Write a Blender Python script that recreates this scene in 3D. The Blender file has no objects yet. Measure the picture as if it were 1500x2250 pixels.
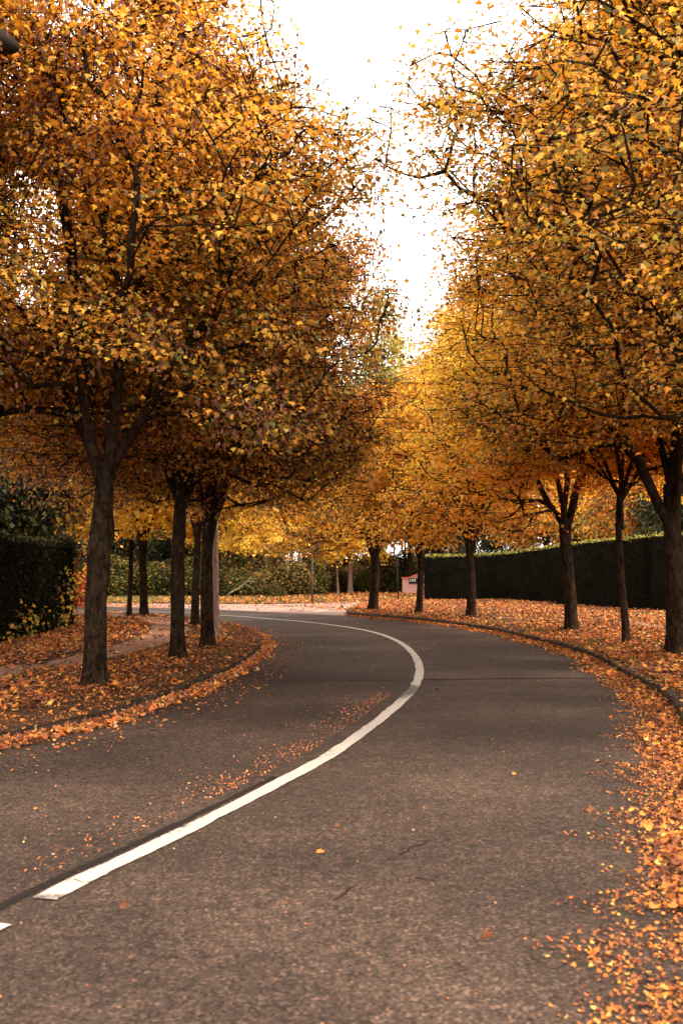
import bpy, bmesh, math, random
import numpy as np
from mathutils import Vector, geometry, noise
R_ = math.radians
scene = bpy.context.scene

# ------------------------------------------------------------------ camera, sky, sun, exposure
F = 2400.0; CX = 750.0; CY = 1125.0; HOR = 1250.0; HC = 1.6
PITCH = math.atan((HOR - CY) / F)
cam = bpy.data.cameras.new('camera'); camo = bpy.data.objects.new('camera', cam)
scene.collection.objects.link(camo); scene.camera = camo
camo.location = (0, 0, HC); camo.rotation_euler = (R_(90) + PITCH, 0, 0)
cam.sensor_fit = 'VERTICAL'; cam.sensor_height = 36.0; cam.sensor_width = 24.0
cam.lens = 36.0 * F / 2250.0
cam.clip_start = 0.1; cam.clip_end = 3000
cam.dof.use_dof = True; cam.dof.focus_distance = 17.0; cam.dof.aperture_fstop = 3.2

SUN_AZ = math.atan2(1.0, -0.12)      # towards the sun: from the right
SUN_EL = R_(47)
w = bpy.data.worlds.new("World"); scene.world = w; w.use_nodes = True
nt = w.node_tree; nt.nodes.clear()
sky = nt.nodes.new('ShaderNodeTexSky'); sky.sky_type = 'NISHITA'; sky.sun_disc = False
sky.sun_elevation = SUN_EL; sky.sun_rotation = SUN_AZ
sky.air_density = 1.0; sky.dust_density = 3.0; sky.ozone_density = 1.0
tc = nt.nodes.new('ShaderNodeTexCoord'); nz = nt.nodes.new('ShaderNodeTexNoise')
nz.inputs['Scale'].default_value = 2.2; nz.inputs['Detail'].default_value = 6
rmp = nt.nodes.new('ShaderNodeMapRange')
rmp.inputs['From Min'].default_value = 0.25; rmp.inputs['From Max'].default_value = 0.55
rmp.inputs['To Min'].default_value = 0.72; rmp.inputs['To Max'].default_value = 0.97
mx = nt.nodes.new('ShaderNodeMix'); mx.data_type = 'RGBA'
mx.inputs['B'].default_value = (14.0, 12.8, 11.6, 1)       # bright thin cloud veil
bg = nt.nodes.new('ShaderNodeBackground'); bg.inputs['Strength'].default_value = 0.15
wo = nt.nodes.new('ShaderNodeOutputWorld')
nt.links.new(tc.outputs['Generated'], nz.inputs['Vector'])
nt.links.new(nz.outputs['Fac'], rmp.inputs['Value'])
nt.links.new(rmp.outputs['Result'], mx.inputs['Factor'])
nt.links.new(sky.outputs['Color'], mx.inputs['A'])
nt.links.new(mx.outputs['Result'], bg.inputs['Color'])
nt.links.new(bg.outputs['Background'], wo.inputs['Surface'])

sd = bpy.data.lights.new('sun', 'SUN'); sd.energy = 3.3; sd.angle = R_(6); sd.color = (1.0, 0.86, 0.68)
so = bpy.data.objects.new('sun', sd); scene.collection.objects.link(so)
sv = Vector((math.sin(SUN_AZ) * math.cos(SUN_EL), math.cos(SUN_AZ) * math.cos(SUN_EL), math.sin(SUN_EL)))
so.rotation_euler = sv.to_track_quat('Z', 'Y').to_euler()
scene.view_settings.view_transform = 'Standard'; scene.view_settings.look = 'None'
scene.view_settings.exposure = 1.08; scene.view_settings.gamma = 1.0

# ------------------------------------------------------------------ helpers
def G(x, y, h=0.0):
    """the point of the plane z=h seen at pixel (x, y) of the 1500x2250 photograph"""
    fx, fz = math.cos(PITCH), math.sin(PITCH)
    u = (x - CX) / F; v = -(y - CY) / F
    d = Vector((u, fx - v * fz, fz + v * fx))
    t = (h - HC) / d.z
    return (d.x * t, d.y * t)

def tag(o, label=None, cat=None, group=None, kind=None):
    if label: o['label'] = label
    if cat: o['category'] = cat
    if group: o['group'] = group
    if kind: o['kind'] = kind
    return o

def link(o, parent=None):
    scene.collection.objects.link(o)
    if parent: o.parent = parent
    return o

def empty(name, loc=(0, 0, 0), rz=0):
    o = bpy.data.objects.new(name, None); link(o); o.location = loc; o.rotation_euler = (0, 0, rz); return o

def mesh_np(name, V, faces, mat, cols=None, smooth=False):
    """V (n,3); faces: (m,k) int array with constant k"""
    me = bpy.data.meshes.new(name)
    V = np.asarray(V, np.float32); faces = np.asarray(faces, np.int32)
    m, k = faces.shape
    me.vertices.add(len(V)); me.vertices.foreach_set('co', V.ravel())
    me.loops.add(m * k); me.loops.foreach_set('vertex_index', faces.ravel())
    me.polygons.add(m); me.polygons.foreach_set('loop_start', np.arange(0, m * k, k, dtype=np.int32))
    if smooth: me.polygons.foreach_set('use_smooth', np.ones(m, bool))
    if cols is not None:
        a = me.attributes.new('Col', 'FLOAT_COLOR', 'POINT')
        c = np.ones((len(V), 4), np.float32); c[:, :3] = cols
        a.data.foreach_set('color', c.ravel())
    me.update(calc_edges=True); me.validate()
    me.materials.append(mat)
    return me

def obj_np(name, V, faces, mat, parent=None, **kw):
    return link(bpy.data.objects.new(name, mesh_np(name, V, faces, mat, **kw)), parent)

def bm_obj(name, bm, mat, parent=None, smooth=False):
    me = bpy.data.meshes.new(name); bmesh.ops.recalc_face_normals(bm, faces=bm.faces)
    bm.to_mesh(me); bm.free(); me.materials.append(mat)
    if smooth:
        for p in me.polygons: p.use_smooth = True
    return link(bpy.data.objects.new(name, me), parent)

def nrm(a):
    return a / np.maximum(np.linalg.norm(a, axis=-1, keepdims=True), 1e-9)

def spline(pts, step=0.35):
    P = [Vector((p[0], p[1], 0)) for p in pts]
    P = [P[0] * 2 - P[1]] + P + [P[-1] * 2 - P[-2]]
    out = []
    for i in range(1, len(P) - 2):
        n = max(2, int((P[i + 1] - P[i]).length / step))
        for k in range(n):
            t = k / n
            a, b, c, d = P[i - 1], P[i], P[i + 1], P[i + 2]
            q = 0.5 * ((2 * b) + (c - a) * t + (2 * a - 5 * b + 4 * c - d) * t * t + (3 * b - a - 3 * c + d) * t ** 3)
            out.append((q.x, q.y))
    out.append((P[-2].x, P[-2].y))
    return np.array(out)

def normals2(c):
    t = np.gradient(c, axis=0); t = nrm(t)
    return np.stack([-t[:, 1], t[:, 0]], 1)       # left of travel

def inside(P, poly):
    x, y = P[:, 0], P[:, 1]; r = np.zeros(len(P), bool)
    n = len(poly); j = n - 1
    for i in range(n):
        xi, yi = poly[i]; xj, yj = poly[j]
        if yi != yj:
            r ^= ((yi > y) != (yj > y)) & (x < (xj - xi) * (y - yi) / (yj - yi) + xi)
        j = i
    return r

def dist_poly(P, line):
    A = line[:-1]; B = line[1:]; D = B - A; L = (D ** 2).sum(1) + 1e-9
    out = np.full(len(P), 1e9)
    for s in range(0, len(P), 4000):
        Q = P[s:s + 4000]
        t = np.clip(((Q[:, None] - A) * D).sum(2) / L, 0, 1)
        C = A + t[..., None] * D
        out[s:s + 4000] = np.sqrt(((Q[:, None] - C) ** 2).sum(2).min(1))
    return out

def vnoise(P, sc, seed=0.0):
    """cheap smooth 3D noise in about -1..1, vectorised"""
    P = np.asarray(P, float) * sc + seed
    x, y, z = P[:, 0], P[:, 1], P[:, 2]
    return (np.sin(x * 1.3 + 1.7 * np.sin(y * 0.9 + .5)) + np.sin(y * 1.7 + 1.3 * np.sin(z * 1.1 + 1.)) +
            np.sin(z * 1.5 + 1.9 * np.sin(x * 0.8 + 2.)) + .6 * np.sin(2.7 * x + 2.1 * y - 1.9 * z)) / 3.0

# ------------------------------------------------------------------ materials
def mat_new(name):
    m = bpy.data.materials.new(name); m.use_nodes = True
    t = m.node_tree; b = t.nodes['Principled BSDF']; return m, t, b

def N(t, kind, **kw):
    n = t.nodes.new(kind)
    for k, v in kw.items():
        if k in n.inputs: n.inputs[k].default_value = v
        else: setattr(n, k, v)
    return n

def ramp(t, stops):
    r = t.nodes.new('ShaderNodeValToRGB'); e = r.color_ramp.elements
    while len(e) > 1: e.remove(e[-1])
    e[0].position = stops[0][0]; e[0].color = tuple(stops[0][1]) + (1,)
    for p, c in stops[1:]:
        k = e.new(p); k.color = tuple(c) + (1,)
    return r

def mixc(t, fac, a, b, mode='MIX'):
    m = t.nodes.new('ShaderNodeMix'); m.data_type = 'RGBA'; m.blend_type = mode
    for sock, v in (('Factor', fac), ('A', a), ('B', b)):
        if hasattr(v, 'is_output'): t.links.new(v, m.inputs[sock])
        elif sock == 'Factor': m.inputs[sock].default_value = v
        else: m.inputs[sock].default_value = tuple(v) + (1,)
    return m.outputs['Result']

def leaf_material(name, trans=0.45, rough=0.55, spec=0.25):
    m, t, b = mat_new(name)
    a = N(t, 'ShaderNodeAttribute', attribute_name='Col')
    g = N(t, 'ShaderNodeNewGeometry')
    back = mixc(t, g.outputs['Backfacing'], a.outputs['Color'], (1, 1, 1))
    hs = N(t, 'ShaderNodeHueSaturation', Saturation=0.85, Value=0.9)
    t.links.new(a.outputs['Color'], hs.inputs['Color'])
    c = mixc(t, g.outputs['Backfacing'], a.outputs['Color'], hs.outputs['Color'])
    t.links.new(c, b.inputs['Base Color']); b.inputs['Roughness'].default_value = rough
    b.inputs['Specular IOR Level'].default_value = spec
    tr = N(t, 'ShaderNodeBsdfTranslucent'); hs2 = N(t, 'ShaderNodeHueSaturation', Saturation=1.03, Value=0.97); t.links.new(a.outputs['Color'], hs2.inputs['Color']); t.links.new(hs2.outputs[0], tr.inputs['Color'])
    ms = N(t, 'ShaderNodeMixShader'); ms.inputs[0].default_value = trans
    t.links.new(b.outputs[0], ms.inputs[1]); t.links.new(tr.outputs[0], ms.inputs[2])
    t.links.new(ms.outputs[0], t.nodes['Material Output'].inputs[0])
    return m

def ground_material(name, stops, scale=6, bump=0.4, fine=60, rough=0.95):
    m, t, b = mat_new(name)
    g = N(t, 'ShaderNodeNewGeometry')
    n1 = N(t, 'ShaderNodeTexNoise', Scale=scale, Detail=8.0, Roughness=0.65)
    n2 = N(t, 'ShaderNodeTexNoise', Scale=fine, Detail=4.0, Roughness=0.7)
    t.links.new(g.outputs['Position'], n1.inputs['Vector']); t.links.new(g.outputs['Position'], n2.inputs['Vector'])
    ad = N(t, 'ShaderNodeMath', operation='ADD'); t.links.new(n1.outputs['Fac'], ad.inputs[0]); t.links.new(n2.outputs['Fac'], ad.inputs[1])
    hf = N(t, 'ShaderNodeMath', operation='MULTIPLY'); t.links.new(ad.outputs[0], hf.inputs[0]); hf.inputs[1].default_value = 0.5
    r = ramp(t, stops); t.links.new(hf.outputs[0], r.inputs[0])
    t.links.new(r.outputs[0], b.inputs['Base Color']); b.inputs['Roughness'].default_value = rough; b.inputs['Specular IOR Level'].default_value = 0.08
    bp = N(t, 'ShaderNodeBump', Strength=bump, Distance=0.02); t.links.new(hf.outputs[0], bp.inputs['Height'])
    t.links.new(bp.outputs[0], b.inputs['Normal'])
    return m

def asphalt_material():
    m, t, b = mat_new('asphalt')
    g = N(t, 'ShaderNodeNewGeometry')
    def tex(kind, **kw):
        n = N(t, kind, **kw); t.links.new(g.outputs['Position'], n.inputs['Vector']); return n
    big = tex('ShaderNodeTexNoise', Scale=0.35, Detail=5.0, Roughness=0.6)
    mid = tex('ShaderNodeTexNoise', Scale=9.0, Detail=6.0, Roughness=0.7)
    vo = tex('ShaderNodeTexVoronoi', Scale=70.0)
    vo2 = tex('ShaderNodeTexVoronoi', Scale=38.0)
    fine = tex('ShaderNodeTexNoise', Scale=210.0, Detail=3.0, Roughness=0.8)
    base = ramp(t, [(0.34, (.0225, .0148, .0112)), (0.50, (.037, .0245, .0186)), (0.66, (.059, .0392, .0298))])
    t.links.new(big.outputs['Fac'], base.inputs[0])
    md = ramp(t, [(0.3, (.62, .62, .62)), (0.7, (1.35, 1.35, 1.35))]); t.links.new(mid.outputs['Fac'], md.inputs[0])
    c = mixc(t, 1.0, base.outputs[0], md.outputs[0], 'MULTIPLY')
    st = ramp(t, [(0.0, (.20, .20, .20)), (0.35, (.65, .63, .6)), (0.72, (1.25, 1.2, 1.15)), (1.0, (3.2, 2.9, 2.6))])
    t.links.new(vo.outputs['Color'], st.inputs[0])
    c = mixc(t, 0.95, c, st.outputs[0], 'MULTIPLY')
    sp = ramp(t, [(0.0, (1, 1, 1)), (0.93, (1, 1, 1)), (0.95, (2.4, 1.9, 1.55))]); t.links.new(vo2.outputs['Color'], sp.inputs[0])
    c = mixc(t, 0.8, c, sp.outputs[0], 'MULTIPLY')
    fr = ramp(t, [(0.3, (.6, .6, .6)), (0.7, (1.45, 1.42, 1.4))]); t.links.new(fine.outputs['Fac'], fr.inputs[0])
    c = mixc(t, 0.9, c, fr.outputs[0], 'MULTIPLY')
    m2 = tex('ShaderNodeTexNoise', Scale=42.0, Detail=3.0, Roughness=0.6)
    m2r = ramp(t, [(0.3, (.76, .76, .76)), (0.7, (1.22, 1.20, 1.18))]); t.links.new(m2.outputs['Fac'], m2r.inputs[0])
    c = mixc(t, 1.0, c, m2r.outputs[0], 'MULTIPLY')
    t.links.new(c, b.inputs['Base Color'])
    b.inputs['Roughness'].default_value = 0.85; b.inputs['Specular IOR Level'].default_value = 0.14
    bp = N(t, 'ShaderNodeBump', Strength=0.55, Distance=0.006); t.links.new(vo.outputs['Distance'], bp.inputs['Height'])
    bp2 = N(t, 'ShaderNodeBump', Strength=0.4, Distance=0.004); t.links.new(fine.outputs['Fac'], bp2.inputs['Height'])
    t.links.new(bp.outputs[0], bp2.inputs['Normal']); t.links.new(bp2.outputs[0], b.inputs['Normal'])
    return m

def bark_material(name, dark, light, moss=0.25):
    m, t, b = mat_new(name)
    tc = N(t, 'ShaderNodeTexCoord'); mp = N(t, 'ShaderNodeMapping'); mp.inputs['Scale'].default_value = (1, 1, 0.42)
    t.links.new(tc.outputs['Object'], mp.inputs['Vector'])
    n1 = N(t, 'ShaderNodeTexNoise', Scale=17.0, Detail=10.0, Roughness=0.75, Distortion=0.9); t.links.new(mp.outputs[0], n1.inputs['Vector'])
    vo = N(t, 'ShaderNodeTexVoronoi', Scale=22.0); t.links.new(mp.outputs[0], vo.inputs['Vector'])
    n2 = N(t, 'ShaderNodeTexNoise', Scale=2.6, Detail=5.0); t.links.new(tc.outputs['Object'], n2.inputs['Vector'])
    r = ramp(t, [(0.38, dark), (0.52, tuple(a * .6 + c * .4 for a, c in zip(dark, light))), (0.68, light)])
    t.links.new(n1.outputs['Fac'], r.inputs[0])
    mr = N(t, 'ShaderNodeMapRange'); mr.inputs['From Min'].default_value = 0.5; mr.inputs['From Max'].default_value = 0.68
    mr.inputs['To Max'].default_value = moss; t.links.new(n2.outputs['Fac'], mr.inputs['Value'])
    c = mixc(t, mr.outputs[0], r.outputs[0], (.11, .115, .06))
    t.links.new(c, b.inputs['Base Color']); b.inputs['Roughness'].default_value = 0.95
    b.inputs['Specular IOR Level'].default_value = 0.02
    bp = N(t, 'ShaderNodeBump', Strength=0.9, Distance=0.03); t.links.new(n1.outputs['Fac'], bp.inputs['Height'])
    bp2 = N(t, 'ShaderNodeBump', Strength=0.6, Distance=0.02); t.links.new(vo.outputs['Distance'], bp2.inputs['Height'])
    t.links.new(bp.outputs[0], bp2.inputs['Normal']); t.links.new(bp2.outputs[0], b.inputs['Normal'])
    return m

def plain(name, col, rough=0.6, metal=0.0, var=0.15, scale=14):
    m, t, b = mat_new(name)
    tc = N(t, 'ShaderNodeTexCoord'); n1 = N(t, 'ShaderNodeTexNoise', Scale=float(scale), Detail=6.0, Roughness=0.65)
    t.links.new(tc.outputs['Object'], n1.inputs['Vector'])
    r = ramp(t, [(0.3, tuple(c * (1 - var) for c in col)), (0.7, tuple(min(1, c * (1 + var)) for c in col))])
    t.links.new(n1.outputs['Fac'], r.inputs[0]); t.links.new(r.outputs[0], b.inputs['Base Color'])
    b.inputs['Roughness'].default_value = rough; b.inputs['Metallic'].default_value = metal
    return m

M_leaf = leaf_material('maple_leaves', 0.50)
M_green = leaf_material('evergreen_leaves', 0.15, 0.9, 0.0)
M_litter = leaf_material('fallen_leaves', 0.12, 0.75)
M_grass = leaf_material('grass_blades', 0.35, 0.7)
M_bark = bark_material('bark', (.0030, .0018, .0012), (.058, .034, .021), 0.10)
M_barkpale = bark_material('pale_bark', (.12, .075, .055), (.36, .24, .19), 0.0)
M_asph = asphalt_material()
M_soil = ground_material('leafy_soil', [(0.32, (.014, .009, .005)), (0.48, (.040, .021, .011)), (0.60, (.12, .046, .016)), (0.75, (.22, .085, .026))], 5, 0.8, 70)
M_path = ground_material('trodden_earth', [(0.3, (.11, .058, .036)), (0.5, (.20, .108, .070)), (0.7, (.29, .16, .105))], 4, 0.4, 90)
M_pave = ground_material('pink_paving', [(0.3, (.13, .082, .064)), (0.5, (.21, .135, .108)), (0.7, (.30, .20, .165))], 1.5, 0.2, 40, 0.85)
M_field = ground_material('meadow', [(0.3, (.018, .018, .007)), (0.5, (.045, .038, .014)), (0.7, (.10, .06, .02))], 2, 0.6, 40)
M_kerb = ground_material('mossy_kerb_stone', [(0.3, (.012, .009, .006)), (0.5, (.032, .023, .016)), (0.7, (.07, .050, .036))], 7, 0.7, 80)
M_tar = ground_material('bitumen', [(0.3, (.006, .004, .003)), (0.6, (.014, .010, .008)), (0.8, (.028, .020, .015))], 18, 0.5, 120, 0.8)
M_core = plain('shaded_twigs', (.008, .007, .005), 0.95)
M_core.node_tree.nodes['Principled BSDF'].inputs['Specular IOR Level'].default_value = 0.0
M_steel = plain('grey_galvanised_steel', (.075, .062, .052), 0.8, 0.1)
M_dark = plain('dark_painted_metal', (.022, .017, .014), 0.9)
M_dark.node_tree.nodes['Principled BSDF'].inputs['Specular IOR Level'].default_value = 0.05
M_white = plain('white_enamel', (.80, .78, .74), 0.4, 0, 0.05)
M_red = plain('red_enamel', (.45, .05, .03), 0.5)
M_pink = plain('pink_render', (.44, .235, .19), 0.9, 0, 0.10, 9)
M_tile = plain('red_coping_tile', (.42, .075, .04), 0.8, 0, 0.25, 30)
M_iron = plain('cast_iron', (.030, .022, .017), 0.7, 0.3, 0.4, 60)

def line_material():
    m, t, b = mat_new('road_paint')
    g = N(t, 'ShaderNodeNewGeometry')
    a = N(t, 'ShaderNodeAttribute', attribute_name='Col')
    n = N(t, 'ShaderNodeTexNoise', Scale=14.0, Detail=9.0, Roughness=0.75); t.links.new(g.outputs['Position'], n.inputs['Vector'])
    n2 = N(t, 'ShaderNodeTexNoise', Scale=120.0, Detail=4.0, Roughness=0.8); t.links.new(g.outputs['Position'], n2.inputs['Vector'])
    ad = N(t, 'ShaderNodeMath', operation='MULTIPLY_ADD'); t.links.new(n2.outputs['Fac'], ad.inputs[0]); ad.inputs[1].default_value = .25
    t.links.new(n.outputs['Fac'], ad.inputs[2])
    sub = N(t, 'ShaderNodeMath', operation='ADD'); t.links.new(ad.outputs[0], sub.inputs[0]); t.links.new(a.outputs['Fac'], sub.inputs[1])
    mr = N(t, 'ShaderNodeMapRange'); mr.inputs['From Min'].default_value = 0.76; mr.inputs['From Max'].default_value = 0.90
    t.links.new(sub.outputs[0], mr.inputs['Value'])
    r = ramp(t, [(0.28, (.16, .13, .105)), (0.48, (.33, .28, .24)), (0.72, (.43, .375, .325))]); t.links.new(n2.outputs['Fac'], r.inputs[0])
    c = mixc(t, mr.outputs[0], r.outputs[0], (.045, .031, .024))
    t.links.new(c, b.inputs['Base Color']); b.inputs['Roughness'].default_value = 0.7
    bp = N(t, 'ShaderNodeBump', Strength=0.3, Distance=0.003); t.links.new(n2.outputs['Fac'], bp.inputs['Height'])
    t.links.new(bp.outputs[0], b.inputs['Normal'])
    return m
M_line = line_material()

# ------------------------------------------------------------------ road layout
KL = np.array([G(*p) for p in [(0, 1640), (210, 1590), (367, 1540), (500, 1482), (552, 1447), (574, 1421), (566, 1402), (540, 1388), (500, 1375.5), (430, 1364), (330, 1357), (160, 1351)]])
KR = np.array([G(*p) for p in [(1478, 1561), (1385, 1496), (1288, 1444), (1180, 1413), (1075, 1388), (958, 1371), (860, 1361), (765, 1353.5)]])
CL = np.array([G(*p) for p in [(97, 1977), (200, 1925), (400, 1829), (600, 1728), (752, 1642), (880, 1543), (917, 1495), (920, 1462), (903, 1432), (864, 1405), (800, 1385), (700, 1370), (600, 1360.5), (480, 1352), (300, 1344.5)]])
kl = spline([(-13.5, -14), (-8.3, -5.0), (-5.4, 2.2)] + [tuple(p) for p in KL] + [(-22, 41.0), (-60, 43.5)])
kr = spline([(-6.5, -15), (-1.9, -5.2), (0.55, 1.6), (2.15, 6.2)] + [tuple(p) for p in KR])
cl = spline([tuple(p) for p in CL] + [(-24, 44.0), (-60, 46.5)], 0.2)

# the right verge turns back along the side road
kr2 = np.array([G(*p) for p in [(765, 1353.5), (762, 1346), (785, 1334), (836, 1326.5), (906, 1323.5), (1000, 1321)]])
kr_all = np.vstack([kr, spline([tuple(p) for p in kr2])[1:]])
side_end = kr_all[-1]
far_edge = np.array([(-60, 51.0), (-24, 48.2)] + [G(*p) for p in [(240, 1333.5), (400, 1336.5), (520, 1341), (640, 1347), (765, 1353.5)]])

polyR = np.vstack([kr_all, [(30, side_end[1] + 1), (60, side_end[1] + 1), (60, -30), (0, -30)]])
polyL = np.vstack([kl, [(-60, -30)]])

def verge_h(P, side):
    P = np.asarray(P, float)
    d = dist_poly(P, kl if side == 'L' else kr_all)
    e = np.clip((d - 0.12) / 1.5, 0, 1)
    P3 = np.column_stack([P, np.zeros(len(P))])
    return 0.105 + e * (0.05 + 0.035 * vnoise(P3, 1.1, 3.0) + 0.02 * vnoise(P3, 3.1, 9.0))

def polymesh(name, poly, mat, z=None, hfun=None, dens=0, box=None):
    pts = [Vector((float(p[0]), float(p[1]))) for p in poly]
    n = len(pts)
    if dens:
        x0, x1, y0, y1 = box
        gx, gy = np.meshgrid(np.arange(x0, x1, dens), np.arange(y0, y1, dens))
        Q = np.column_stack([gx.ravel(), gy.ravel()]) + np.random.RandomState(3).uniform(-.2, .2, (gx.size, 2)) * dens
        Q = Q[inside(Q, poly)]
        Q = Q[dist_poly(Q, np.vstack([poly, poly[:1]])) > dens * .3]
        pts += [Vector((float(a), float(b))) for a, b in Q]
    r = geometry.delaunay_2d_cdt(pts, [(i, (i + 1) % n) for i in range(n)], [], 1, 1e-5)
    V = np.array([(v.x, v.y) for v in r[0]])
    Z = np.full(len(V), z if z is not None else 0.0) if hfun is None else hfun(V)
    fc = np.array([f for f in r[2]], np.int32)
    A = V[fc[:, 0]]; B = V[fc[:, 1]]; C = V[fc[:, 2]]
    flip = ((B - A)[:, 0] * (C - A)[:, 1] - (B - A)[:, 1] * (C - A)[:, 0]) < 0
    fc[flip] = fc[flip][:, ::-1]
    return tag(obj_np(name, np.column_stack([V, Z]), fc, mat, smooth=True), kind='structure')

g = 1500
polymesh('ground', np.array([(-g, -300), (g, -300), (g, 1800), (-g, 1800)], float), M_field, z=-0.02)
road_poly = np.vstack([kl[::-1], kr, far_edge[::-1][1:]])
polymesh('road', road_poly, M_asph, z=0.0)
polymesh('pavement', np.array([(-60, 41), (45, 30), (45, 62), (-60, 62)], float), M_pave, z=-0.008)
polymesh('left_verge', polyL, M_soil, hfun=lambda V: verge_h(V, 'L'), dens=0.45, box=(-22, 0, 2, 42))
polymesh('right_verge', polyR, M_soil, hfun=lambda V: verge_h(V, 'R'), dens=0.45, box=(0, 22, 4, 60))
fv = [(-60, 55.0), (-30, 53.2)] + [G(*p) for p in [(240, 1325), (480, 1327), (640, 1326), (700, 1324), (780, 1321), (906, 1318.5), (1100, 1318)]] + [(45, 60)]
fvs = spline(fv, 1.0)
FARZ = 0.02
polymesh('far_verge', np.vstack([fvs, [(45, 130), (-60, 130)]]), M_field, z=FARZ)

def ribbon(name, c, left, right, mat, z, cols=None):
    nn = normals2(c); A = c + nn * left[:, None]; B = c - nn * right[:, None]
    V = np.vstack([np.column_stack([A, np.full(len(A), z)]), np.column_stack([B, np.full(len(B), z)])])
    n = len(c); i = np.arange(n - 1)
    return tag(obj_np(name, V, np.column_stack([i, i + n, i + n + 1, i + 1]), mat, cols=cols), kind='structure')

def kerb(name, line, side, w=0.14, top=0.115):
    """stone by stone: short sweeps with a narrow joint"""
    s = np.concatenate([[0], np.cumsum(np.linalg.norm(np.diff(line, axis=0), axis=1))])
    L = s[-1]; V = []; Fc = []; rs = np.random.RandomState(5); q = 0.0
    while q < L - 0.3:
        e = min(q + 0.98, L); ss = np.linspace(q, e, 4)
        C = np.column_stack([np.interp(ss, s, line[:, 0]), np.interp(ss, s, line[:, 1])])
        t = nrm(np.gradient(C, axis=0)); nn = np.stack([-t[:, 1], t[:, 0]], 1) * side
        dz = rs.uniform(-.008, .008); dl = rs.uniform(-.006, .006); tl = rs.uniform(-.006, .006)
        prof = [(dl, -.02), (dl, top - .025 + dz), (dl + .02, top + dz), (w - .02, top + dz + tl), (w, top - .03 + dz), (w, -.02)]
        b = len(V); m = len(prof)
        for k in range(4):
            for (o, z) in prof: V.append((C[k, 0] + nn[k, 0] * o, C[k, 1] + nn[k, 1] * o, z))
        for k in range(3):
            for j in range(m - 1):
                a = b + k * m + j; Fc.append((a, a + 1, a + m + 1, a + m))
        for k in (0, 3):
            a = b + k * m; Fc.append((a, a + 1, a + 4, a + 5)); Fc.append((a + 1, a + 2, a + 3, a + 4))
        q = e + 0.012
    return tag(obj_np(name, V, Fc, M_kerb), kind='structure')
kerb('left_kerb', kl, 1)
kerb('right_kerb', kr_all, -1)

# centre line with chipped edges, a crack and a worn stretch
rs = np.random.RandomState(11)
c = spline([tuple(p) for p in CL] + [(-24, 44.0), (-60, 46.5)], 0.05)
# start square at the photo's end of the line
wn = np.full(len(c), .065)
sarc = np.concatenate([[0], np.cumsum(np.linalg.norm(np.diff(c, axis=0), axis=1))])
def rough1(n, sc, amp, seed):
    r = np.random.RandomState(seed); k = int(n / sc) + 3
    return np.interp(np.arange(n) / sc, np.arange(k), r.uniform(-1, 1, k)) * amp
n = len(c)
Lw = wn + rough1(n, 7, .011, 1) + rough1(n, 1.6, .005, 2); Rw = wn + rough1(n, 6, .008, 3) + rough1(n, 1.5, .005, 4)
wear = np.zeros(n)
tgt = np.array(G(893, 1518)); j = int(np.argmin(((c - tgt) ** 2).sum(1)))
d = (sarc - sarc[j]); wear += 0.46 * np.exp(-(d / .7) ** 2)
cols = np.zeros((2 * n, 3)); cols[:n] = (wear + .10)[:, None] * 1.0; cols[n:] = (wear * .75)[:, None]
cols[:2] += .2; cols[n:n + 3] += .22; cols[:n] += (rough1(n, 8, .10, 7))[:, None]; cols[n:] += np.clip(rough1(n, 9, .12, 17), 0, 1)[:, None]; cols = np.clip(cols, 0, 1)
ribbon('centre_line', c, Lw, Rw, M_line, .008, cols)
# crack across the line near its end
k0 = 12
cc = c[k0]; dd = nrm(c[k0 + 1] - c[k0])
def crackstrip(name, pts, wd, mat, z):
    C = spline(pts, .04); m = len(C); w_ = wd * (0.6 + np.abs(rough1(m, 2.3, .9, len(pts) * 7 + m)))
    return ribbon(name, C + np.column_stack([rough1(m, 2, wd * 1.2, 5), rough1(m, 2, wd * 1.2, 6)]), w_, w_, mat, z)
crackstrip('line_crack', [G(163, 1936), G(185, 1943), G(203, 1941)], .004, M_tar, .012)
# tar strip of the older marking along the left edge
m0 = int(np.argmin(((c - np.array(G(620, 1705))) ** 2).sum(1)))
pre = spline([(-4.2, -3.0), (-2.4, 2.6), tuple(c[0])], .05)
cs = np.vstack([pre[:-1], c[:m0]]); ns = len(cs)
sh = np.linspace(1, .25, ns)
ribbon('tar_strip', cs + normals2(cs) * (0.135), (.045 * sh + rough1(ns, 5, .012, 12)), (.04 * sh + .02 + rough1(ns, 3, .006, 13)), M_tar, .004)
# short end of the next dash at the left picture edge
ed = spline([(-2.6, 2.2), (-2.05, 3.6), G(6, 2032)], .05)
ribbon('next_line_dash', ed, np.full(len(ed), .06), np.full(len(ed), .05), M_line, .008, np.zeros((2 * len(ed), 3)))
# joints across the tarmac
crackstrip('tarmac_joint', [G(590, 1496), G(720, 1496), G(905, 1494.5)], .022, M_tar, .004)
crackstrip('tarmac_joint', [G(930, 1494), G(1100, 1492), G(1345, 1490)], .045, M_tar, .004)
crackstrip('tarmac_joint', [G(700, 1423), G(760, 1422), G(840, 1420)], .012, M_tar, .004)
crackstrip('tarmac_joint', [G(955, 1417), G(1050, 1417), G(1120, 1416)], .014, M_tar, .004)
crackstrip('tarmac_crack', [G(880, 1880), G(905, 1862), G(928, 1855), G(940, 1845)], .007, M_tar, .004)
crackstrip('tarmac_crack', [G(735, 1978), G(760, 1962), G(772, 1950)], .006, M_tar, .004)
crackstrip('tarmac_crack', [G(915, 1930), G(945, 1935), G(960, 1938)], .006, M_tar, .004)
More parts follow.
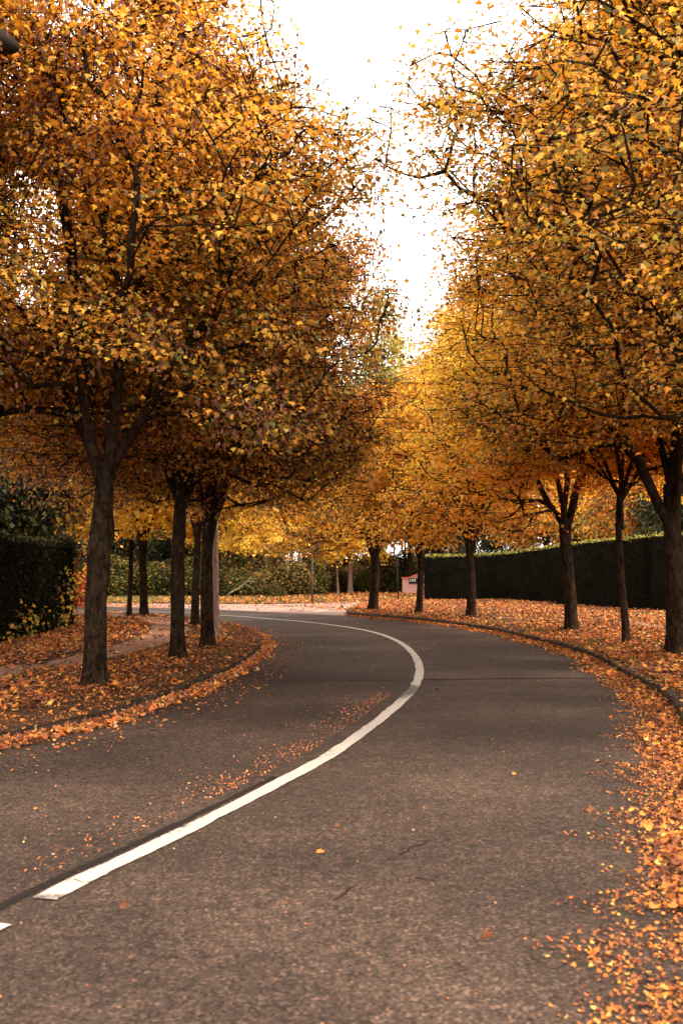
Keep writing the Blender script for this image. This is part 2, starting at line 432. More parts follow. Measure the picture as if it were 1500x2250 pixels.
# pale worn hatching at the mouth of the side road
for (a, b) in [((470, 1342), (690, 1334)), ((560, 1343.5), (700, 1337.5)), ((600, 1332.5), (725, 1331.5)), ((690, 1344), (760, 1334)), ((480, 1336), (640, 1332))]:
    P = spline([G(*a), ((G(*a)[0] + G(*b)[0]) / 2, (G(*a)[1] + G(*b)[1]) / 2 + .1), G(*b)], .2)
    m = len(P); ribbon('side_road_marking', P, .10 + rough1(m, 2, .05, m), .10 + rough1(m, 2, .05, m + 1), M_line, -0.003, np.full((2 * m, 3), .12))

# ------------------------------------------------------------------ leaves
LEAF = np.array([(0, 0), (.34, -.06), (.36, .14), (.58, .36), (.27, .52), (0, .98), (-.25, .54), (-.56, .33), (-.38, .15), (-.30, -.08), (0, .28)], float)
LEAF_F = np.array([(10, i, (i + 1) % 10) for i in range(10)])
LEAF2 = np.array([(0, 0), (.30, -.05), (.54, .34), (.24, .50), (0, 1.0), (-.26, .52), (-.52, .30), (-.30, -.04)], float)
LEAF2_F = np.array([(0, 1, 2), (0, 2, 3), (0, 3, 4), (0, 4, 5), (0, 5, 6), (0, 6, 7)])
LEAF3 = np.array([(0, 0), (.42, .45), (0, 1.0), (-.42, .45)], float)
LEAF3_F = np.array([(0, 1, 2), (0, 2, 3)])
SHAPES = {0: (LEAF, LEAF_F), 1: (LEAF2, LEAF2_F), 2: (LEAF3, LEAF3_F)}

def leaf_arrays(P, Nn, Al, size, col, lod, curl=.25, narrow=None):
    S, Fc = SHAPES[lod]; n = len(P); k = len(S)
    Nn = nrm(Nn); Al = nrm(Al - (Al * Nn).sum(1, keepdims=True) * Nn); Sd = np.cross(Al, Nn)
    u = S[:, 0][None, :, None] * size[:, None, None]
    if narrow is not None: u = u * narrow[:, None, None]
    v = S[:, 1][None, :, None] * size[:, None, None]
    r = np.abs(S[:, 0]) * .5 + (S[:, 1] - .3) ** 2
    wz = -(r[None, :, None] * size[:, None, None]) * curl
    V = P[:, None, :] + Sd[:, None, :] * u + Al[:, None, :] * v + Nn[:, None, :] * wz
    Fa = (Fc[None] + (np.arange(n) * k)[:, None, None]).reshape(-1, 3)
    C = np.repeat(col, k, axis=0)
    return V.reshape(-1, 3), Fa, C

def merge(parts):
    V = []; Fc = []; C = []; o = 0
    for v, f, c in parts:
        V.append(v); Fc.append(f + o); C.append(c); o += len(v)
    return np.vstack(V), np.vstack(Fc), np.vstack(C)

PAL = {   # leaf albedos and how common each is
    'amber':  [((.80, .41, .045), 5), ((.74, .29, .027), 3.5), ((.82, .50, .065), 2.6), ((.34, .27, .045), .9), ((.15, .055, .025), 2.0)],
    'russet': [((.76, .33, .045), 4), ((.66, .22, .032), 3), ((.78, .42, .07), 1.6), ((.18, .060, .034), 3.2), ((.26, .21, .04), .7)],
    'gold':   [((.86, .58, .070), 5), ((.82, .46, .045), 4), ((.52, .38, .06), 1.5), ((.24, .22, .05), .8), ((.16, .07, .02), .8)],
    'olive':  [((.70, .36, .045), 3), ((.34, .28, .050), 4), ((.15, .17, .045), 2.2), ((.58, .36, .05), 2), ((.15, .065, .03), 1.3)],
    'umber':  [((.66, .31, .038), 3), ((.30, .22, .040), 3), ((.44, .19, .030), 2), ((.13, .12, .035), 1.6), ((.11, .05, .02), 1.4)],  # darker mix, paints shade into the crown undersides
    'orange': [((.82, .34, .030), 5), ((.74, .23, .020), 4), ((.82, .43, .05), 1.8), ((.20, .09, .03), 1.4)],
    'scrap':  [((.52, .17, .050), 4), ((.40, .105, .032), 4), ((.58, .27, .11), 1.6), ((.20, .065, .028), 3), ((.09, .04, .02), 2)],
    'green':  [((.026, .031, .011), 5), ((.052, .054, .016), 3), ((.13, .10, .024), 1.2), ((.30, .15, .03), .4)],
    'bush':   [((.10, .070, .020), 3), ((.06, .056, .016), 3), ((.20, .105, .025), 1.2), ((.030, .020, .010), 4)],
    'deep':   [((.009, .009, .005), 5), ((.017, .018, .008), 3), ((.05, .040, .014), .6)],
    'dark':   [((.006, .0055, .003), 5), ((.009, .008, .004), 3), ((.022, .017, .007), .4)],
    'dry':    [((.17, .10, .05), 3), ((.30, .17, .05), 2), ((.10, .09, .03), 3), ((.40, .22, .05), 1)],
    'red':    [((.40, .06, .03), 4), ((.50, .12, .03), 3), ((.45, .22, .04), 2), ((.12, .05, .02), 2)],
    'litter': [((.66, .22, .035), 4), ((.56, .14, .024), 4.5), ((.66, .34, .07), 1.2), ((.22, .070, .025), 4), ((.09, .035, .018), 4), ((.74, .46, .12), .5)],
}
def pick(pal, n, rs, bias=None):
    p = PAL[pal]; c = np.array([a for a, _ in p]); w_ = np.array([b for _, b in p], float); w_ /= w_.sum()
    cw = np.cumsum(w_)
    u = rs.rand(n)
    if bias is not None:                       # neighbouring leaves tend to the same tone
        u = np.clip(u * .55 + bias * .45, 0, .9999)
    idx = np.searchsorted(cw, u)
    return c[np.clip(idx, 0, len(c) - 1)] * rs.uniform(.78, 1.18, (n, 1)) * (1 + rs.uniform(-.06, .06, (n, 3)))

# ------------------------------------------------------------------ trees
def grow(seed, H, Rc, zb, fork, r0, nc, off=(0, 0), limbs=None, nl=5, front=0.0, void=1.0, taper=.45, extra=()):
    rs = np.random.RandomState(seed)
    pos = [np.array([0, 0, 0.0])]; par = [-1]; plen = [0.0]
    def add(p, parent):
        pos.append(np.asarray(p, float)); par.append(parent)
        plen.append(plen[parent] + np.linalg.norm(pos[-1] - pos[parent])); return len(pos) - 1
    last = 0
    ntr = 5
    for i in range(1, ntr + 1): last = add((0, 0, fork * i / ntr), last)
    fk = last
    def path(start, pts):
        q = start
        for p in pts:
            a = pos[q]; p = np.asarray(p, float); L = np.linalg.norm(p - a); m = max(1, int(L / .35))
            for k in range(1, m + 1):
                q = add(a + (p - a) * k / m + rs.normal(0, .018, 3) * (k < m), q)
        return q
    if limbs is None:
        limbs = []; a0 = rs.rand() * 6.28
        for i in range(nl):
            a = a0 + i * 6.283 / nl + rs.uniform(-.35, .35); up = rs.uniform(.55, 1.0)
            L = (H - fork) * .62; sp = Rc * (.30 + .35 * (1 - up))
            dx, dy = math.cos(a), math.sin(a)
            z0 = -rs.uniform(0, .35)
            limbs.append([(dx * sp * .25, dy * sp * .25, z0 * 0 + L * .16), (dx * sp * .7 + off[0] * .4, dy * sp * .7 + off[1] * .4, L * .5 * up), (dx * sp * 1.25 + off[0] * .8, dy * sp * 1.25 + off[1] * .8, L * up)])
        limbs.append([(rs.uniform(-.1, .1), rs.uniform(-.1, .1), L * .4), (off[0] * .5, off[1] * .5, L * .8), (off[0], off[1], L * 1.25)])
    for lb in limbs:
        st = fk if rs.rand() < .6 else fk - 1
        path(st, [np.array([0, 0, fork]) + np.array(p) for p in lb])
    # attractors
    T = []
    while sum(len(t) for t in T) < nc:
        m = nc * 3
        t = rs.rand(m); a = rs.rand(m) * 6.283; u = rs.rand(m) ** .42
        prof = np.sin(np.pi * np.clip(t, 0, 1) ** .58) ** .55 * (1 - taper * t)
        keep = rs.rand(m) < prof ** 1.4
        lob = 1 + .16 * np.sin(3 * a + seed) + .10 * np.sin(5 * a + 4 * t + seed * 2)
        dirn = np.column_stack([np.cos(a) * 2.6, np.sin(a) * 2.6, t * 5.0])
        lob = lob * (1 + .26 * vnoise(dirn, 1.0, seed) + .14 * vnoise(dirn, 2.3, seed + 3.))
        rr = Rc * prof * lob * u
        z = zb + (H - zb) * t - (u > .8) * (t < .3) * .3
        P = np.column_stack([np.cos(a) * rr + off[0] * (.3 + .7 * t), np.sin(a) * rr + off[1] * (.3 + .7 * t), z])
        rel = rr / Rc                                # the inside near the fork stays bare, limbs show
        zmin = zb + .55 * vnoise(dirn[:, :3] * np.array([1, 1, 0]), 1.3, seed + 8.) - .75 * np.clip((rel - .55) / .4, 0, 1) * (.4 + .6 * vnoise(dirn[:, :3] * np.array([1, 1, 0]), 2.1, seed + 2.)) + void * (H - zb) * .20 * np.clip(1 - rel / .62, 0, 1) + front * np.clip(-P[:, 1] / Rc, 0, 1)
        keep &= (z > zmin) | (rs.rand(m) < .04)
        keep &= (vnoise(P, 1.25, seed * 1.7) > -.16) | (rs.rand(m) < .07)
        T.append(P[keep])
    T = np.vstack(T)[:nc]
    for (ec, er, en) in extra: T = np.vstack([T, np.array(ec) + np.clip(rs.normal(0, 1, (en, 3)), -1.8, 1.8) * np.array(er)])
    T = T[np.argsort(np.linalg.norm(T - np.array([0, 0, fork]), axis=1))]
    cap = 200000; PA = np.zeros((cap, 3)); PL = np.zeros(cap); k = len(pos)
    PA[:k] = pos; PL[:k] = plen
    tips = []
    for a in T:
        k = len(pos)
        D = PA[3:k] - a; d = np.sqrt((D ** 2).sum(1))
        cost = d + .30 * PL[3:k] + np.where(D[:, 2] > 0.1, D[:, 2] * .8, 0)
        i = 3 + int(np.argmin(cost)); p = PA[i]; L = d[i - 3]
        if L < .12: tips.append(i); continue
        pd = p - PA[par[i]]; pd = pd / (np.linalg.norm(pd) + 1e-9)
        ctrl = p + pd * L * .38 + np.array([0, 0, .05 * L]); m = max(1, int(round(L / .28)))
        q = i
        for s in range(1, m + 1):
            t = s / m; b = (1 - t) ** 2 * p + 2 * t * (1 - t) * ctrl + t * t * a
            if s < m: b = b + rs.normal(0, .022, 3)
            q = add(b, q); PA[q] = b; PL[q] = plen[q]
        tips.append(q)
    pos = np.array(pos); par = np.array(par); n = len(pos)
    nch = np.zeros(n); np.add.at(nch, par[1:], 1)
    ntip = (nch == 0).sum(); rt = .010 if Rc > 2.5 else .006
    ex = math.log(max(ntip, 2)) / math.log(max(r0 * .92 / rt, 2))
    acc = np.where(nch == 0, rt ** ex, 0.0)
    for i in range(n - 1, 0, -1): acc[par[i]] += acc[i]
    rad = acc ** (1 / ex)
    return pos, par, rad, tips, T

def tube_arrays(A, B, ra, rb, da, db, k):
    n = len(A)
    def ring(P, r, d):
        ref = np.where(np.abs(d[:, 2:3]) > .9, np.array([[1., 0, 0]]), np.array([[0, 0, 1.]]))
        ref = np.array([0.31, 0.95, 0.08])[None] + 0 * d
        x = nrm(np.cross(d, ref)); y = np.cross(d, x)
        an = np.arange(k) * 2 * np.pi / k
        return P[:, None] + r[:, None, None] * (x[:, None] * np.cos(an)[None, :, None] + y[:, None] * np.sin(an)[None, :, None])
    V = np.concatenate([ring(A, ra, da), ring(B, rb, db)], 1).reshape(-1, 3)
    i = np.arange(k); f = np.column_stack([i, (i + 1) % k, k + (i + 1) % k, k + i])
    Fc = (f[None] + (np.arange(n) * 2 * k)[:, None, None]).reshape(-1, 4)
    return V, Fc

def trunk_arrays(pos0, top, r0, r1, seed, lean=(0, 0), burl=None, k=22, bend=.03):
    rs = np.random.RandomState(seed); rows = 46; V = []
    for j in range(rows + 1):
        t = j / rows; z = t * (top + .25)
        r = r0 + (r1 - r0) * t + r0 * (.50 + .22 * math.sin(1) ) * math.exp(-z / .13) + r0 * .10 * math.exp(-z / .6)
        cx = -lean[0] * (1 - t) + bend * math.sin(t * 4 + seed); cy = -lean[1] * (1 - t)
        for i in range(k):
            a = i * 2 * math.pi / k
            q = r * (1 + .06 * math.sin(3 * a + seed + 1.5 * t) * (1 + 3.2 * math.exp(-z / .22)) + .03 * math.sin(7 * a + 5 * t * 3 + seed) + rs.uniform(-.018, .018))
            q += r0 * .10 * noise.noise(Vector((math.cos(a) * 1.5 + seed, math.sin(a) * 1.5, z * 2.2)))
            if burl:
                for (bz, ba, bs, bh) in burl:
                    q += bs * math.exp(-((z - bz) / bh) ** 2) * max(0, math.cos(a - ba)) ** 2
            V.append((cx + q * math.cos(a), cy + q * math.sin(a), z - .06))
    Fc = []
    for j in range(rows):
        for i in range(k):
            Fc.append((j * k + i, j * k + (i + 1) % k, (j + 1) * k + (i + 1) % k, (j + 1) * k + i))
    return np.array(V), np.array(Fc)

MESHES = {}
def tree_meshes(key, seed, H, Rc, zb, fork, r0, nc, per, size, lod, pal, off=(0, 0), limbs=None, nl=5, lean=(0, 0), burl=None,
                seeds=0.0, low=None, spread=(.25, .075), bark=None, bend=.03, front=0.0, void=1.0, taper=.45, extra=()):
    """low: palette used more and more towards the bottom of the crown (green leaves turn later; umber paints shade into the underside)"""
    if key in MESHES: return MESHES[key]
    pos, par, rad, tips, T = grow(seed, H, Rc, zb, fork, r0, nc, off, limbs, nl, front, void, taper, extra)
    rs = np.random.RandomState(seed + 77)
    V0, F0 = trunk_arrays(None, fork, r0, r0 * .80, seed, lean, burl, bend=bend)
    i = np.arange(1, len(pos)); i = i[i > 5]; p = par[i]
    d = nrm(pos[i] - pos[p]); pp = np.maximum(par[p], 0); dp = pos[p] - pos[pp]; ok = (np.linalg.norm(dp, axis=1) > 1e-6)
    dp = np.where(ok[:, None], nrm(dp), d); same = ((dp * d).sum(1) > .8) & (rad[p] < rad[i] * 1.5)
    da = np.where(same[:, None], dp, d)
    ra = np.where(same, rad[p], np.minimum(rad[p] * .95, rad[i] * 1.35)); rb = rad[i]
    Vs = [V0]; Fs = [F0]; o = len(V0)
    for lo, hi, k in ((.035, 9, 10), (.014, .035, 6), (0, .014, 3)):
        s = (rb >= lo) & (rb < hi)
        if not s.any(): continue
        v, f = tube_arrays(pos[p][s], pos[i][s], ra[s], rb[s], da[s], d[s], k)
        Vs.append(v); Fs.append(f + o); o += len(v)
    TW = np.repeat(T, 4, axis=0); tb = TW + np.clip(rs.normal(0, 1, TW.shape), -1.8, 1.8) * np.array([spread[0], spread[0], spread[1]]) * 1.5
    td = nrm(tb - TW + 1e-6); v, f = tube_arrays(TW, tb, np.full(len(TW), .007), np.full(len(TW), .004), td, td, 3)
    Vs.append(v); Fs.append(f + o); o += len(v)
    tm = mesh_np('trunk', np.vstack(Vs), np.vstack(Fs), bark or M_bark, smooth=True)
    # crown
    C = T; m = len(C); n = m * per
    ci = np.repeat(np.arange(m), per)
    cs_ = rs.uniform(.7, 1.35, m)[ci]
    E = np.clip(rs.normal(0, 1, (n, 3)), -1.9, 1.9) * np.array([spread[0], spread[0], spread[1]]) * cs_[:, None]
    axis = np.array([off[0] * .6, off[1] * .6, fork + (H - fork) * .35])
    outd = nrm(C - axis)[ci]
    rad_h = np.hypot(E[:, 0], E[:, 1]); E[:, 2] -= rad_h * .22
    P = C[ci] + E
    P[:, 2] = np.maximum(P[:, 2], zb - 1.1)
    up = np.array([0, 0, 1.0])
    hout = outd.copy(); hout[:, 2] = 0
    Nn = up * .75 + hout * .45 + nrm(E + 1e-6) * .25 + rs.normal(0, .55, (n, 3))
    Al = hout * .5 + nrm(E + 1e-6) * .6 - up * .75 + rs.normal(0, .35, (n, 3))
    sz = size * rs.uniform(.5, 1.3, n)
    cb = (vnoise(C, 1.0, seed * .7) * .5 + .5 + rs.uniform(-.25, .25, m))[ci]
    col = pick(pal, n, rs, np.clip(cb, 0, 1))
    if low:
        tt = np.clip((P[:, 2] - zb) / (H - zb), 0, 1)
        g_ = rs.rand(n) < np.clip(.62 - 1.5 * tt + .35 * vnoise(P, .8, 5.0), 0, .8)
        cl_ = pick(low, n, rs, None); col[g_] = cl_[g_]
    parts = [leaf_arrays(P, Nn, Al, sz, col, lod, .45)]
    if seeds > 0:                                # hanging bunches of winged seeds
        cand = np.where(vnoise(C, .75, seed + 4.) > .05)[0]
        cand = cand[rs.rand(len(cand)) < seeds]
        if len(cand):
            k = 46; ci = np.repeat(cand, k); q = len(ci)
            P = C[ci] + rs.normal(0, 1, (q, 3)) * np.array([.26, .26, .16]) + np.array([0, 0, -.08])
            Nn = rs.normal(0, 1, (q, 3)) * np.array([1, 1, .2]); Al = -up + rs.normal(0, .3, (q, 3))
            colr = np.array([.20, .075, .045]) * rs.uniform(.45, 1.5, (q, 1)) * np.ones((q, 3))
            parts.append(leaf_arrays(P, Nn, Al, rs.uniform(.05, .085, q), colr, 2, .2, np.full(q, .7)))
    V, Fc, Cc = merge(parts)
    cm = mesh_np('crown', V, Fc, M_leaf, cols=Cc)
    MESHES[key] = (tm, cm); return MESHES[key]

def place_tree(key, name, label, cat, loc, rz=0, sc=1.0, group=None, scz=None):
    tm, cm = MESHES[key]
    r = empty(name, loc, rz); r.scale = (sc, sc, scz or sc)
    link(bpy.data.objects.new('trunk', tm), r); link(bpy.data.objects.new('crown', cm), r)
    return tag(r, label, cat, group)

def W(px, py, h=.12):
    x, y = G(px, py, h); return (x, y, h - .02)

ROWL = 'maples in the row along the left verge'; ROWR = 'maples in the row along the right verge'
# --- left row
L1limbs = [[(.18, -.1, .35), (.78, -.35, 1.25), (1.35, -.3, 2.1), (2.0, -.4, 3.6)],
           [(.05, .1, .4), (.10, .2, 1.3), (.35, .3, 2.5), (.55, .3, 4.6), (.6, .3, 6.2)],
           [(-.18, 0, .5), (-.28, -.1, 1.4), (-.40, -.2, 2.9), (-.7, -.3, 4.6)],
           [(-.25, .2, .6), (-.9, .5, 1.7), (-1.7, .6, 2.7)],
           [(.2, -.5, .5), (.5, -1.5, 1.6), (.8, -2.3, 2.8)]]
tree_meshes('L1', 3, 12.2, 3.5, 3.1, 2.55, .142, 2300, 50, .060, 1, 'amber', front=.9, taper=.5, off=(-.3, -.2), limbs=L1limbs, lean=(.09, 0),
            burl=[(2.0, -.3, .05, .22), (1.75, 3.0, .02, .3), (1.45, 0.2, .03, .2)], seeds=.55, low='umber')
place_tree('L1', 'maple_tree', 'thick-trunked maple with a burl, nearest whole trunk on the left verge', 'tree', W(213 + 12, 1511), group=ROWL)
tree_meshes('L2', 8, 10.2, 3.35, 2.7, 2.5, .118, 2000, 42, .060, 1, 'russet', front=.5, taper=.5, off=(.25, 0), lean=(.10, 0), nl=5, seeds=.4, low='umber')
place_tree('L2', 'maple_tree', 'dark leaning maple, second thick trunk from the left, beside the dirt path', 'tree', W(386 + 12, 1452), group=ROWL)
tree_meshes('L3', 15, 9.6, 3.5, 2.7, 2.5, .122, 1600, 38, .066, 1, 'amber', taper=.5, off=(.4, .2), lean=(.04, 0), nl=6, seeds=.4, low='umber')
place_tree('L3', 'maple_tree', 'maple right in front of the pale pinkish trunk on the left verge', 'tree', W(459, 1424), group=ROWL)
tree_meshes('pale', 21, 7.5, 1.9, 3.8, 3.9, .065, 120, 50, .12, 1, 'amber', nl=3, bark=M_barkpale, bend=.02)
place_tree('pale', 'slender_tree', 'slim tree with pale pinkish bark, half hidden behind a dark maple trunk', 'tree', W(474, 1406))
tree_meshes('L4', 29, 9.6, 3.4, 2.8, 2.7, .105, 1100, 27, .095, 1, 'amber', off=(.3, 0), nl=5, low='umber')
place_tree('L4', 'maple_tree', 'straight maple between the second and third thick trunks, close to the far bend', 'tree', W(432, 1378), group=ROWL)
tree_meshes('L5', 33, 7.6, 3.0, 2.7, 2.7, .12, 800, 34, .12, 1, 'gold', nl=4, burl=[(2.5, 0, .06, .3), (2.5, 3.1, .05, .3)])
place_tree('L5', 'maple_tree', 'small yellow maple with a knobbly swollen trunk top, far end of left verge', 'tree', W(314, 1358), group=ROWL)
tree_meshes('L6', 37, 6.6, 1.9, 3.3, 3.5, .075, 170, 40, .14, 1, 'gold', nl=3)
place_tree('L6', 'slender_tree', 'thinnest dark trunk at the far end of the left verge, left of the knobbly one', 'tree', W(285, 1355))
# nearest on the left, trunk outside the frame
tree_meshes('L0', 41, 12.5, 3.6, 3.4, 3.0, .17, 2200, 50, .058, 1, 'amber', taper=.5, off=(.1, .3), nl=6, seeds=.35, low='umber')
place_tree('L0', 'maple_tree', 'maple whose trunk is out of frame, boughs entering at the left edge', 'tree', (-6.3, 11.6, .1), 1.1, group=ROWL)
# --- right row
R6limbs = [[(-.45, -.1, .25), (-.85, -.2, .9), (-1.25, -.3, 1.7), (-2.0, -.4, 3.0)],
           [(.05, 0, .8), (.1, 0, 2.0), (0, .1, 4.0), (.1, .1, 6.3)],
           [(-.15, .2, 1.0), (-.7, .3, 2.6), (-1.6, .3, 4.4)],
           [(.4, 0, .5), (1.2, 0, 1.7), (2.0, .2, 3.2)],
           [(0, -.5, .9), (-.3, -1.4, 2.4), (-.6, -2.0, 4.2)],
           [(.1, .6, .8), (.2, 1.7, 2.0), (.4, 2.3, 3.0)]]
tree_meshes('R6', 45, 12.0, 4.7, 3.3, 2.75, .172, 2600, 44, .060, 1, 'amber', front=.6, taper=.35, off=(-.4, 0), limbs=R6limbs, low='umber')
place_tree('R6', 'maple_tree', 'thickest maple on the right, at the right edge with a large bough forking left', 'tree', W(1482, 1440), group=ROWR)
tree_meshes('R5', 52, 7.4, 3.0, 3.3, 2.85, .074, 900, 38, .074, 1, 'orange', void=2.2, front=.5, nl=6, off=(-.2, 0), bend=.06)
place_tree('R5', 'maple_tree', 'slim orange maple with low fanning limbs, second trunk from right edge', 'tree', W(1368, 1415), group=ROWR)
R4limbs = [[(-.35, 0, .5), (-.7, -.05, 1.3), (-.8, 0, 2.6), (-1.2, 0, 4.4)], [(.2, 0, .5), (.42, .05, 1.2), (.55, 0, 2.4), (.9, .1, 4.6)],
           [(.1, .3, .8), (.4, 1.2, 2.0), (.6, 2., 3.4)], [(-.2, -.4, .9), (-.7, -1.3, 2.2), (-1.0, -2.1, 3.6)]]
tree_meshes('R4', 57, 10.4, 4.0, 3.3, 2.5, .145, 1600, 38, .070, 1, 'gold', extra=[((-2.5, -1.0, 2.8), (.9, .6, .25), 60)], low='orange', void=1.8, front=.4, off=(-.2, 0), limbs=R4limbs, lean=(-.12, 0))
place_tree('R4', 'maple_tree', 'maple splitting into a V before the clipped hedge, third trunk from right edge', 'tree', W(1250 - 8, 1389), group=ROWR)
tree_meshes('R3', 63, 10.2, 3.8, 3.1, 2.2, .138, 1400, 34, .084, 1, 'amber', extra=[((-2.3, -.8, 2.7), (.8, .6, .3), 60)], void=1.7, nl=7, low='amber')
place_tree('R3', 'maple_tree', 'spreading yellow maple before the left half of the hedge, fourth trunk from the right', 'tree', W(1033, 1360), group=ROWR)
tree_meshes('R2', 68, 7.6, 2.7, 2.9, 2.2, .11, 700, 26, .105, 1, 'amber', extra=[((.2, -1.2, 2.75), (.5, .5, .28), 60)], nl=6, low='umber')
place_tree('R2', 'maple_tree', 'narrow maple standing at the left end of the dark hedge', 'tree', W(922, 1350), group=ROWR)
tree_meshes('R1', 74, 8.2, 3.2, 2.9, 2.1, .175, 950, 38, .084, 1, 'orange', nl=6, low='umber', extra=[((-2.2, -.4, 2.7), (.8, .7, .35), 60)], void=2.4, front=.5, off=(.1, 0))
place_tree('R1', 'maple_tree', 'rust coloured maple with a stout flared trunk, at the side road corner', 'tree', W(822, 1342), group=ROWR)
tree_meshes('R7', 79, 13.8, 4.7, 3.4, 2.9, .18, 2900, 48, .056, 1, 'amber', taper=.2, extra=[((-4.9, .3, 6.6), (.45, .8, .28), 60), ((-4.2, .3, 6.0), (.6, .8, .3), 50), ((-3.9, .3, 9.2), (.5, .8, .4), 70)], off=(-.45, .2), nl=6, low='umber')
place_tree('R7', 'maple_tree', 'maple whose trunk is out of frame, dark boughs entering at the upper right edge', 'tree', (6.0, 13.2, .1), .4, group=ROWR)

# --- wood beyond
BG = 'trees in the wood beyond the far road'
tree_meshes('A', 101, 12.0, 3.6, 3.4, 3.2, .17, 420, 46, .21, 2, 'gold', nl=5, spread=(.42, .24))
tree_meshes('B', 107, 16.0, 4.0, 4.0, 3.6, .20, 520, 44, .21, 2, 'olive', nl=5, low='green', spread=(.42, .28))
tree_meshes('Cc', 113, 13.5, 3.8, 3.2, 3.4, .19, 480, 46, .21, 2, 'russet', nl=6, low='olive', spread=(.42, .26))
tree_meshes('D', 119, 12.0, 3.6, 1.4, 2.0, .18, 520, 46, .20, 2, 'green', nl=6, spread=(.42, .30))
tree_meshes('P', 127, 9.5, 3.6, 2.8, 2.9, .20, 380, 52, .19, 2, 'gold', nl=5, bark=M_barkpale, spread=(.42, .22))
rsb = np.random.RandomState(9)
def bgtree(key, px, dist, rz, sc, label, scz=None, group=BG):
    x = (px - CX) / F * dist
    return place_tree(key, {'A': 'yellow_tree', 'B': 'olive_tree', 'Cc': 'russet_tree', 'D': 'dark_tree', 'P': 'yellow_tree'}[key], label, 'tree', (x, dist, .08), rz, sc, group, scz)
bgtree('P', 585, 66, 0.3, 1.0, 'sunlit yellow tree with a bare pale trunk in front of the far bushes')
bgtree('P', 769, 68, 2.0, .78, 'yellow tree with a slim pinkish trunk just left of the stout corner maple')
bgtree('A', 480, 73, 1.0, .85, 'bright yellow tree behind the far grass, left of the pale bare trunk')
bgtree('A', 668, 78, 2.2, .85, 'bright yellow tree rising behind the tall sign post')
bgtree('B', 838, 82, .5, 1.15, 'tall olive tree whose top ends the strip of white sky', 1.46)
bgtree('B', 715, 92, 2.4, 1.1, 'tall olive tree left of the one below the sky gap')
bgtree('Cc', 900, 70, 1.3, .98, 'orange-brown tree directly behind the corner maples')
bgtree('B', 770, 80, 2.9, .95, 'olive tree behind the stout corner maple')
bgtree('B', 960, 88, 4.0, 1.08, 'olive tree behind the orange-brown one on the right of the sky gap', 1.2)
bgtree('Cc', 1040, 78, 5.2, 1.05, 'russet tree above the left half of the hedge')
bgtree('B', 600, 96, 5.0, 1.05, 'olive tree deep behind the sunlit yellow tree')
bgtree('Cc', 520, 88, .2, 1.1, 'russet tree deep behind the far left bushes')
bgtree('B', 420, 84, 1.9, 1.0, 'olive tree seen between the left maple trunks')
bgtree('D', 470, 102, 2.1, 1.0, 'dark green tree far back, left of the pale bare trunk')
bgtree('D', 560, 98, 3.3, 1.0, 'dark green tree far back behind the pale bare trunk')
bgtree('Cc', 640, 104, 4.4, 1.0, 'russet tree far back, left of the sign post')
bgtree('D', 985, 72, 1.2, .62, 'small dark green tree where the clipped hedge ends')
bgtree('D', 350, 76, 2.6, .85, 'dark green tree behind the knobbly small maple')
bgtree('A', 300, 84, 4.6, 1.05, 'yellow tree above the far left grass bank')
bgtree('D', 215, 70, 3.6, .9, 'dark green tree beside the thickest left trunk')
bgtree('Cc', 130, 66, .9, 1.0, 'russet tree above the end of the left evergreen hedge')
bgtree('B', 30, 60, .7, .95, 'olive tree at the far left edge of the wood')
SG = 'garden trees behind the left evergreen hedge'
bgtree('D', -20, 36, 1.5, .9, 'dark green tree low at the left edge behind the evergreen hedge', group=SG)
bgtree('Cc', 110, 45, 2.2, .85, 'russet garden tree behind the right end of the evergreen hedge', group=SG)
bgtree('D', -120, 27, 4.0, .8, 'dark green tree nearest behind the evergreen hedge at the left edge', group=SG)
HG = 'trees behind the clipped hedge on the right'
bgtree('D', 1100, 66, 2.8, .62, 'small dark green tree above the left end of the clipped hedge', group=HG)
bgtree('Cc', 1200, 60, 5.6, .85, 'russet tree behind the hedge, right of the small dark tree', group=HG)
bgtree('D', 1320, 62, .8, .75, 'dark green tree behind the hedge seen beside the slim orange maple', group=HG)
bgtree('B', 1290, 72, 3.1, .85, 'olive tree behind the middle of the hedge', group=HG)
bgtree('Cc', 1430, 52, 1.8, .85, 'russet tree behind the hedge between the two rightmost trunks', group=HG)
bgtree('D', 1500, 48, 4.3, .8, 'dark green tree behind the hedge at the right edge', group=HG)
bgtree('B', 1560, 60, 4.9, .95, 'olive tree behind the hedge beyond the thickest right trunk', group=HG)

# bare slim trunks inside the wood
def bare_trunk(px, dist, h, r, lean, label, mat, group=None, name='bare_trunk'):
    x = (px - CX) / F * dist; V, Fc = trunk_arrays(None, h, r, r * .55, int(px), (-lean, 0), k=9, bend=.05)
    root = empty(name, (x, dist, .05)); tag(root, label, 'tree', group)
    obj_np('trunk', V, Fc, mat, root, smooth=True)
    rs = np.random.RandomState(int(px))
    for i in range(6):
        z = h * rs.uniform(.4, .98); a = rs.rand() * 6.28; L = rs.uniform(.6, 1.4)
        A = np.array([[lean * (z / (h + .25) - 1), 0, z]]) + np.array([[lean, 0, 0]]) * 0; B = A + np.array([[math.cos(a) * L, math.sin(a) * L, L * 1.1]])
        d = nrm(B - A); v, f = tube_arrays(A, B, np.full(1, r * .35), np.full(1, .006), d, d, 5)
        obj_np('branch', v, f, mat, root, smooth=True)
    return root
BT = 'bare trunks among the far bushes'
